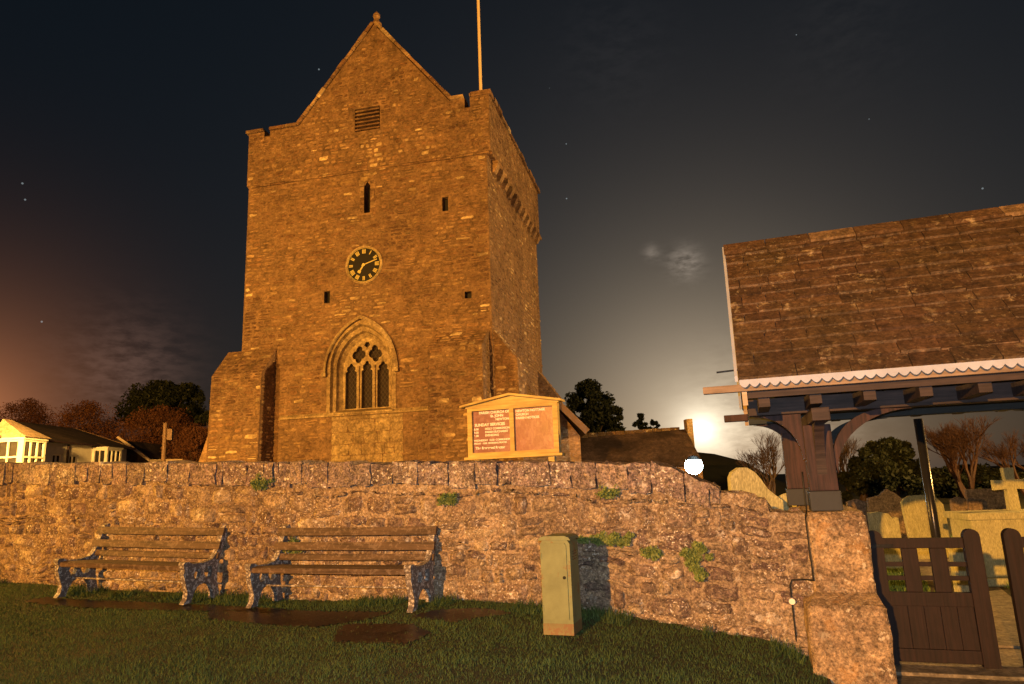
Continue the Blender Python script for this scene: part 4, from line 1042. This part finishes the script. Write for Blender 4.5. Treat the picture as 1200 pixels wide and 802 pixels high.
# ------------------------------------------------------------------ gravestones
GR = random.Random(3)
def head(name, label, px0, px1, pyt, Y, prof, mat='grave_stone', th=.12, base=True, cat='gravestone', z0=0.0, group='gravestones in the churchyard'):
    a = at(px0, pyt, Y); b = at(px1, pyt, Y); wd = b.x - a.x; top = (a.z + b.z) / 2; c = Vector(((a.x + b.x) / 2, Y, z0))
    r_ = empty(name, c, R(-8 + GR.uniform(-8, 8)), label, cat, group); r_.rotation_euler = (R(GR.uniform(-4, 3)), R(GR.uniform(-2.5, 2.5)), R(-8 + GR.uniform(-8, 8))); th *= .75
    m = MB(); m.plate([(p[0] * wd / 2, (top - z0) + p[1] * wd / 2 if p[1] is not None else 0) for p in prof], [], -th / 2, th / 2); m.build('slab', mat, r_)
    if base:
        m = MB(); m.box(-wd * .6, wd * .6, -th, th, 0, (top - z0) * .30, bev=.02); m.build('plinth', mat, r_)
        m = MB(); m.box(-wd * .72, wd * .72, -th * 1.6, th * 1.6, 0, (top - z0) * .14, bev=.02); m.build('plinth', mat, r_)
    return r_
B0 = [(-1, None), (1, None)]
head('gravestone', 'pale shouldered gravestone just behind the hinge side of the gate', 1006, 1050, 600, 12.4, B0 + [(1, -.35), (.85, -.30), (.7, -.38), (.55, -.12), (.1, 0), (-.5, -.03), (-.8, -.05), (-1, -.25)], base=False)
head('gravestone', 'tall pale gravestone with clipped corners on a plinth behind the metal post', 1060, 1106, 580, 14.0, B0 + [(1, -.55), (.6, 0), (-.55, 0), (-.85, -.12), (-1, -.3)])
head('gravestone', 'brown pointed gravestone behind the pale shouldered one', 1014, 1058, 573, 17.0, B0 + [(1, -.8), (.5, -.3), (.2, -.1), (0, 0), (-.4, -.35), (-1, -.5)], 'dark_grave_stone', base=False)
head('gravestone', 'plain brown square gravestone left of the stone cross', 1133, 1177, 573, 14.5, B0 + [(1, 0), (-1, 0)], 'dark_grave_stone', base=False)
head('gravestone', 'narrow grey gravestone between the tall pale one and the brown square one', 1112, 1129, 582, 14.5, B0 + [(1, -.4), (0, 0), (-1, -.4)], 'dark_grave_stone', base=False)
head('gravestone', 'low brown gravestone tucked behind the pier side of the gate', 992, 1012, 585, 12.0, B0 + [(1, -.3), (0, 0), (-1, -.3)], 'dark_grave_stone', base=False)
head('gravestone', 'small round topped gravestone behind the wall end near the pier', 907, 933, 578, 8.6, B0 + [(1, -.9)] + [(math.cos(t), -.9 + .9 * math.sin(t)) for t in [math.pi * k / 10 for k in range(1, 10)]] + [(-1, -.9)], base=False)
sw = [(1, None), (1, -1.3), (.8, -1.15), (.45, -.85), (.2, -.45), (0, -.2), (-.3, 0), (-.62, 0), (-.9, -.18), (-1, -.4)]
head('gravestone', 'big swept top memorial showing above the sloping wall end', 848, 906, 548, 8.1, [(-1, None)] + sw, th=.16, base=False)
head('gravestone', 'squat pale gravestone low behind the gate bars near the second leaf', 1112, 1132, 640, 9.6, B0 + [(1, -.3), (0, 0), (-1, -.3)], base=False)
# table tomb carrying the cross
a = at(1137, 602, 10.6); tb = empty('table_tomb', (a.x + .62, 10.9, 0), R(-8), 'big pale block tomb standing below the stone cross', 'tomb')
m = MB(); m.box(-.56, .62, -.35, .35, .12, a.z - .1, bev=.02); m.build('chest', 'grave_stone', tb)
m = MB(); m.box(-.62, .68, -.41, .41, a.z - .099, a.z, bev=.02); m.build('lid', 'grave_stone', tb)
m = MB(); m.box(-.64, .70, -.42, .42, 0, .119, bev=.02); m.build('plinth', 'grave_stone', tb)
c0 = at(1189, 602, 11.0); c1 = at(1187, 548, 11.0)
cr = empty('stone_cross', (c0.x, 11.0, a.z), R(-8), 'pale stone cross standing on the block tomb by the lit lamp', 'cross')
hh = c1.z - a.z
m = MB(); m.plate([(-.08, 0), (.08, 0), (.07, hh * .50), (.24, hh * .48), (.24, hh * .72), (.065, hh * .70), (.075, hh), (-.075, hh), (-.065, hh * .70), (-.24, hh * .72), (-.24, hh * .48), (-.07, hh * .50)], [], -.05, .05)
m.build('shaft', 'grave_stone', cr)

# ------------------------------------------------------------------ distant lamps
p = at(1177, 577, 16.5)
def lamp_post(name, p, label, mat, r_, cat='street lamp', post='black_metal'):
    o = empty(name, (p.x, p.y, 0), 0, label, cat, 'lit street lamps')
    m = MB(); m.tube([(0, 0, 0), (0, 0, .9), (0, 0, p.z - r_ * 1.3)], [.07, .05, .035], 10); m.build('pole', post, o)
    m = MB(); m.lathe([(r_ * math.sin(math.pi * k / 12), -r_ * math.cos(math.pi * k / 12)) for k in range(13)], (0, 0, p.z), 28); m.build('lantern', mat, o, smooth=True)
    m = MB(); m.lathe([(r_ * .25, -r_ * 1.5), (r_ * .5, -r_ * 1.02), (0, -r_ * 1.02)], (0, 0, p.z), 12)
    m.lathe([(r_ * .9, r_ * .62), (r_ * .5, r_ * 1.05), (0, r_ * 1.2)], (0, 0, p.z), 12); m.build('cap', post, o)
    return o
lamp_post('street_lamp', p, 'small orange lamp glowing beside the stone cross', 'sodium_lantern', .085)
lamp('churchyard_lamp_light', (p.x - .1, p.y - .35, p.z), 60, (1, .50, .08), .08)
p = at(813, 546, 24)
lamp_post('street_lamp', p, 'bright white street lamp shining above the sloping wall end', 'white_lantern', .30)
lamp('white_lamp_light', (p.x, p.y - .5, p.z + .3), 110, (.75, 1, .98), .25)
p = at(1120, 470, 4.0)
# warm lamp of the street to the right that reaches the graves and the right side of the tower
lamp('right_street_lamp_light', (26, 14, 7.5), 34000, (1.0, 0.52, 0.13), .2)

# ------------------------------------------------------------------ cottages on the left
cot = empty('white_cottage', (-24.9, 30, 0), 0, 'long white cottage with bay windows and dark roof, left behind the wall', 'house')
CW = 0.0; CYA, CYB = -6.0, 14.0; EZC = 4.85
m = MB()
m.plate([(CYA, 0), (CYB, 0), (CYB, EZC), (CYA, EZC)], [rect(7.0, 7.8, 3.1, 4.2), rect(8.4, 9.2, 3.0, 4.2)], -.3, 0.0, axis='x')
m.plate([(-7.0, EZC), (-.301, EZC), (-.301, 0), (-7, 0)], [], CYB - .3, CYB)
m.plate([(-7.3, EZC), (0, EZC), (-3.6, EZC + 1.2)], [], CYB - .302, CYB - .002)
m.build('wall', 'render_wall', cot)
m = MB()
m.hexa([(.35, CYA, EZC - .1), (.35, CYB + .2, EZC - .1), (-3.6, CYB + .2, EZC + 1.25), (-3.6, CYA, EZC + 1.25), (.35, CYA, EZC), (.35, CYB + .2, EZC), (-3.6, CYB + .2, EZC + 1.4), (-3.6, CYA, EZC + 1.4)])
m.hexa([(-7.6, CYA, EZC - .1), (-3.6, CYA, EZC + 1.25), (-3.6, CYB + .2, EZC + 1.25), (-7.6, CYB + .2, EZC - .1), (-7.6, CYA, EZC), (-3.6, CYA, EZC + 1.4), (-3.6, CYB + .2, EZC + 1.4), (-7.6, CYB + .2, EZC)])
m.build('roof', 'dark_roof', cot)
def flat_window(y0, y1, z0, z1):
    f = MB(); f.plate(rect(y0, y1, z0, z1), [rect(y0 + .08, (y0 + y1) / 2 - .03, z0 + .08, (z0 + z1) / 2 - .03), rect((y0 + y1) / 2 + .03, y1 - .08, z0 + .08, (z0 + z1) / 2 - .03), rect(y0 + .08, (y0 + y1) / 2 - .03, (z0 + z1) / 2 + .03, z1 - .08), rect((y0 + y1) / 2 + .03, y1 - .08, (z0 + z1) / 2 + .03, z1 - .08)], -.14, -.08, axis='x')
    f = f.build('window', 'white_paint', cot); g = MB(); g.box(-.2, -.16, y0, y1, z0, z1); g.build('pane', 'window_glass', f)
flat_window(7.0, 7.8, 3.1, 4.2); flat_window(8.4, 9.2, 3.0, 4.2)
def bay(y0, y1, out, z0, z1, hip=1.0, glazed_side=True):
    b = MB()
    b.box(.001, out, y0, y1, 0, z0)
    bo = b.build('bay', 'white_paint', cot)
    c_ = MB(); c_.box(.001, out + .05, y0 - .05, y1 + .05, z1, z1 + .12); c_.build('cornice', 'white_paint', bo)
    ym = (y0 + y1) / 2
    # near side panel is a solid or glazed face, front has sashes
    f = MB()
    f.plate([(.0, z0), (out, z0), (out, z1), (.0, z1)], [rect(out * .18, out * .5 - .03, z0 + .12, (z0 + z1) / 2 - .04), rect(out * .5 + .03, out * .82, z0 + .12, (z0 + z1) / 2 - .04), rect(out * .18, out * .5 - .03, (z0 + z1) / 2 + .04, z1 - .1), rect(out * .5 + .03, out * .82, (z0 + z1) / 2 + .04, z1 - .1)] if glazed_side else [], y0, y0 + .08)
    n = 3; hs_ = []
    for k in range(n):
        a_, b_ = y0 + .12 + (y1 - y0 - .2) * k / n, y0 + .05 + (y1 - y0 - .2) * (k + 1) / n
        hs_ += [rect(a_, b_, z0 + .1, (z0 + z1) / 2 - .04), rect(a_, b_, (z0 + z1) / 2 + .04, z1 - .1)]
    f.plate(rect(y0 + .081, y1, z0, z1), hs_, out - .08, out, axis='x')
    fo_ = f.build('window_frame', 'white_paint', bo)
    g = MB(); g.box(.02, out - .12, y0 + .12, y1 - .05, z0, z1); g.build('pane', 'window_glass', bo)
    r_ = MB(); zt = z1 + .12
    r_.add([(out + .15, y0 - .15, zt), (out + .15, y1 + .15, zt), (.0, y1 + .15, zt), (.0, y0 - .15, zt), (.0, ym - .3, zt + hip), (.0, ym + .3, zt + hip)], [(0, 1, 5, 4), (0, 4, 3), (1, 2, 5), (0, 3, 2, 1), (2, 3, 4, 5)])
    r_.build('bay_roof', 'lamplit_roof' if hip > .8 else 'dark_roof', bo)
bay(2.6, 4.2, 1.5, 3.0, 4.65, .95)
bay(10.4, 11.9, .9, 3.0, 4.6, .3)
m = MB(); m.tube([(.08, 8.1, 0), (.08, 8.1, EZC - .1)], .06, 8); m.build('downpipe', 'post_timber', cot)
m = MB(); m.tube([(.42, CYA, EZC - .06), (.42, CYB + .2, EZC - .06)], .06, 8); m.build('gutter', 'post_timber', cot)
m = MB(); m.bar((.3, CYB + .25, EZC - .05), (-3.6, CYB + .25, EZC + 1.3), .05, .22); m.build('bargeboard', 'utility_timber', cot)
lamp('cottage_lamp_light', (-21.7, 28.6, 5.6), 8000, (1.0, .50, .10), .2)
q = at(-22, 486, 28)
# low outbuilding with a pale verge
ob = empty('outbuilding', (0, 0, 0), 0, 'low dark outbuilding with a pale sloping verge right of the cottage', 'building')
a, b = at(137, 512, 46), at(175, 540, 46)
m = MB(); m.plate([(a.x - .3, 0), (b.x, 0), (b.x, b.z - .2), (a.x, a.z - .2), (a.x - .3, a.z - .2)], [], 46.2, 52); m.build('wall', 'dark_roof', ob)
m = MB(); m.bar((a.x, 46.1, a.z), (b.x, 46.1, b.z), .16, .16); m.bar((b.x, 46.1, b.z), (b.x + 2.2, 46.1, b.z - .05), .16, .16); m.build('verge', 'pale_timber', ob)
u0, u1 = at(195, 496, 40), at(195, 540, 40)
up = empty('utility_pole', (u0.x, 40, 0), 0, 'brown timber utility pole standing between the cottage and the tower', 'utility pole')
m = MB(); m.tube([(0, 0, 0), (-.05, 0, u0.z)], [.15, .12], 10); m.build('shaft', 'utility_timber', up)
m = MB(); m.box(.13, .42, -.12, .12, u0.z - 1.0, u0.z - .35, bev=.02); m.build('transformer', 'utility_timber', up)

# ------------------------------------------------------------------ buildings right of the tower
pc = empty('church_porch', (0, 0, 0), 0, 'small gabled stone building partly hidden behind the notice board', 'building')
a, b = at(648, 470, 27), at(687, 508, 27); c = at(610, 508, 27)
m = MB(); m.plate([(c.x, 0), (b.x - .25, 0), (b.x - .25, b.z - .1), (a.x, a.z - .1), (c.x, b.z - .1)], [], 27, 31); m.build('wall', 'tower_stone', pc)
m = MB(); m.bar((a.x, 28.8, a.z), (b.x, 28.8, b.z), 4.4, .10); m.build('roof', 'dark_roof', pc)
m = MB(); m.bar((a.x, 26.5, a.z + .02), (b.x, 26.5, b.z + .02), .12, .24); m.build('bargeboard', 'utility_timber', pc)
hallo = empty('church_hall', (0, 0, 0), 0, 'long low dark roofed building behind the wall with a pale gable coping', 'building')
a, b = at(668, 512, 33), at(803, 503, 33); e = at(803, 545, 31)
m = MB()
m.hexa([(a.x, 30.2, 2.2), (b.x, 30.2, 2.2), (b.x, 36, 2.2), (a.x, 36, 2.2), (a.x, 33, a.z - .1), (b.x, 33, b.z), (b.x, 33.3, b.z), (a.x, 33.3, a.z - .1)], .5)
m.build('roof', 'dark_roof', hallo)
m = MB(); m.box(a.x, b.x, 30.6, 35.6, 0, 2.199); m.build('wall', 'tower_stone', hallo)
m = MB(); x = a.x
while x < b.x - .3:
    m.box(x, x + .42, 32.95, 33.3, a.z - .1 + (b.z - a.z + .1) * (x - a.x) / (b.x - a.x), a.z + .12 + (b.z - a.z) * (x - a.x) / (b.x - a.x), rng.random()); x += .44
m.build('ridge', 'roof_stone', hallo)
d0 = at(802, 492, 33); d1 = at(809, 492, 33)
m = MB(); m.box(d0.x, d1.x, 32.6, 33.2, 0, d0.z, bev=.02); m.build('gable_pier', 'dressed_stone', hallo)

# ------------------------------------------------------------------ trees
def crown_tree(name, label, px, pyt, pxw, Y, leaf, n, size, seed, cone=0.0, clumps=60, low=.25, group='trees beyond the churchyard wall', mat='evergreen_leaf'):
    rs = np.random.default_rng(seed); c = at(px, pyt, Y); hw = pxw / 2 * Y / 815; top = c.z
    root = empty(name, (c.x, Y, 0), 0, label, 'tree', group)
    zc = np.clip(rs.beta(1.6, 1.6, clumps), 0, 1); z = top * (low + (1 - low) * zc)
    prof = np.sin(np.pi * np.clip(zc * .88 + .12, 0, 1)) ** .6 if not cone else (1 - zc * cone)
    rad = hw * prof * np.sqrt(rs.random(clumps)) * .92; th = rs.uniform(0, 6.28, clumps)
    cs_ = np.stack([rad * np.cos(th), rad * np.sin(th), z], 1); rr = hw * rs.uniform(.16, .30, clumps)
    cs_[:, 2] = np.minimum(cs_[:, 2], top - rr * .75)
    q, rd_ = leaf_cloud(cs_, rr, n // clumps, size, rs)
    fast_mesh('crown', q, 4, rd_, mat, root)
    m = MB(); m.tube([(0, 0, 0), (.1, 0, top * .4), (0, 0, top * .8)], [hw * .12 + .1, hw * .08 + .05, .05], 8)
    for k in range(7):
        j = rs.integers(clumps); m.tube([(0, 0, top * .35), tuple(cs_[j] * np.array([.5, .5, .8])), tuple(cs_[j])], [.1, .06, .02], 5)
    m.build('trunk', 'twig_bark', root); return root
crown_tree('yew_tree', 'large dark evergreen tree just right of the tower behind the notice board', 688, 445, 72, 44, None, 22000, .12, 1, clumps=110, low=.15)
crown_tree('yew_tree', 'medium dark evergreen sloping down right of the large one', 714, 466, 44, 46, None, 9000, .12, 12, clumps=60, low=.15)
crown_tree('pine_tree', 'small twin topped dark tree above the long low roof', 750, 483, 30, 60, None, 6000, .14, 2, clumps=60, low=.1)
crown_tree('pine_tree', 'smallest dark treetop at the right of the twin topped one', 766, 488, 22, 62, None, 4000, .14, 3, clumps=40, low=.1)
crown_tree('pine_tree', 'dark spreading pine above the russet trees left of the tower', 196, 446, 96, 62, None, 24000, .16, 4, clumps=90, low=.6)
crown_tree('pine_tree', 'dark evergreen close against the left side of the tower', 252, 462, 46, 55, None, 5000, .18, 14, clumps=26, low=.1)
for i, (px, pt, wd, Y, lb) in enumerate([(105, 470, 120, 58, 'wide russet bare tree behind the white cottage'), (190, 476, 120, 56, 'wide russet bare tree below the dark pine'),
                                        (30, 466, 90, 66, 'dim brown tree above the cottage roof at the left edge'), (232, 500, 80, 50, 'lower russet tree beside the foot of the tower')]):
    crown_tree('russet_tree', lb, px, pt, wd, Y, None, 42000, .075, 20 + i, clumps=190, low=.05, mat='russet_leaf')
crown_tree('holm_oak', 'dark rounded evergreen seen through the lychgate left of the metal post', 1037, 514, 92, 36, None, 14000, .12, 30, clumps=50, low=.05)
crown_tree('holm_oak', 'dark low evergreen seen through the lychgate beside the post', 1005, 535, 50, 38, None, 6000, .12, 31, clumps=30, low=.05)
crown_tree('hedge_tree', 'dark bushy tree filling the gap behind the stone cross', 1135, 545, 120, 40, None, 14000, .12, 33, clumps=50, low=.0)

def bare_tree(name, label, px, pyt, Y, spread, seed, mat='twig_bark', depth=7, r0=.2, nb=4, forks=3):
    rs = random.Random(seed); c = at(px, pyt, Y); H = c.z
    root = empty(name, (c.x, Y, 0), 0, label, 'tree', 'bare trees beyond the churchyard wall')
    tr_, tw = MB(), MB()
    def grow(p, d, ln, r_, lv):
        e = p + d * ln; midp = p + d * ln * .5 + Vector((rs.uniform(-1, 1), rs.uniform(-1, 1), rs.uniform(-.3, .6))) * ln * .07
        (tr_ if lv < 3 else tw).tube([p, midp, e], [r_, r_ * .85, r_ * .68], 6 if lv < 3 else 3, rs.random(), caps=False)
        if lv >= depth: return
        for k in range(forks if lv < depth - 1 else 4):
            sp = spread * rs.uniform(.5, 1.2)
            nd = (d + Vector((rs.uniform(-1, 1), rs.uniform(-1, 1), rs.uniform(-.35, .75))) * sp).normalized()
            st_ = p + d * ln * rs.uniform(.55, 1)
            grow(st_ if k else e, nd, ln * rs.uniform(.66, .86), r_ * rs.uniform(.5, .68), lv + 1)
    for k in range(nb): grow(Vector((0, 0, 0)), Vector((rs.uniform(-.3, .3), rs.uniform(-.2, .2), 1)).normalized(), H * .27, r0 * rs.uniform(.6, 1), 0)
    zmax = max(v[2] for v in tw.v)
    k_ = H / zmax
    for mm in (tr_, tw): mm.v = [(v[0] * k_, v[1] * k_, v[2] * k_) for v in mm.v]
    tr_.build('trunk', mat, root, fixn=False); tw.build('twigs', mat, root, fixn=False)
bare_tree('bare_tree', 'bare winter tree against the bright sky left of the lychgate post', 895, 502, 30, .55, 4, depth=6, r0=.13, nb=2)
bare_tree('bare_tree', 'wide reddish bare tree seen through the lychgate right of the metal post', 1118, 487, 33, .6, 8, 'red_twig', depth=6, r0=.16, nb=4)
bare_tree('bare_tree', 'reddish bare tree at the right edge seen through the lychgate', 1190, 500, 36, .6, 15, 'red_twig', depth=6, r0=.15, nb=3)
bare_tree('bare_tree', 'faint bare tree just right of the lychgate posts', 985, 505, 40, .6, 16, 'twig_bark', depth=6, r0=.12, nb=2)
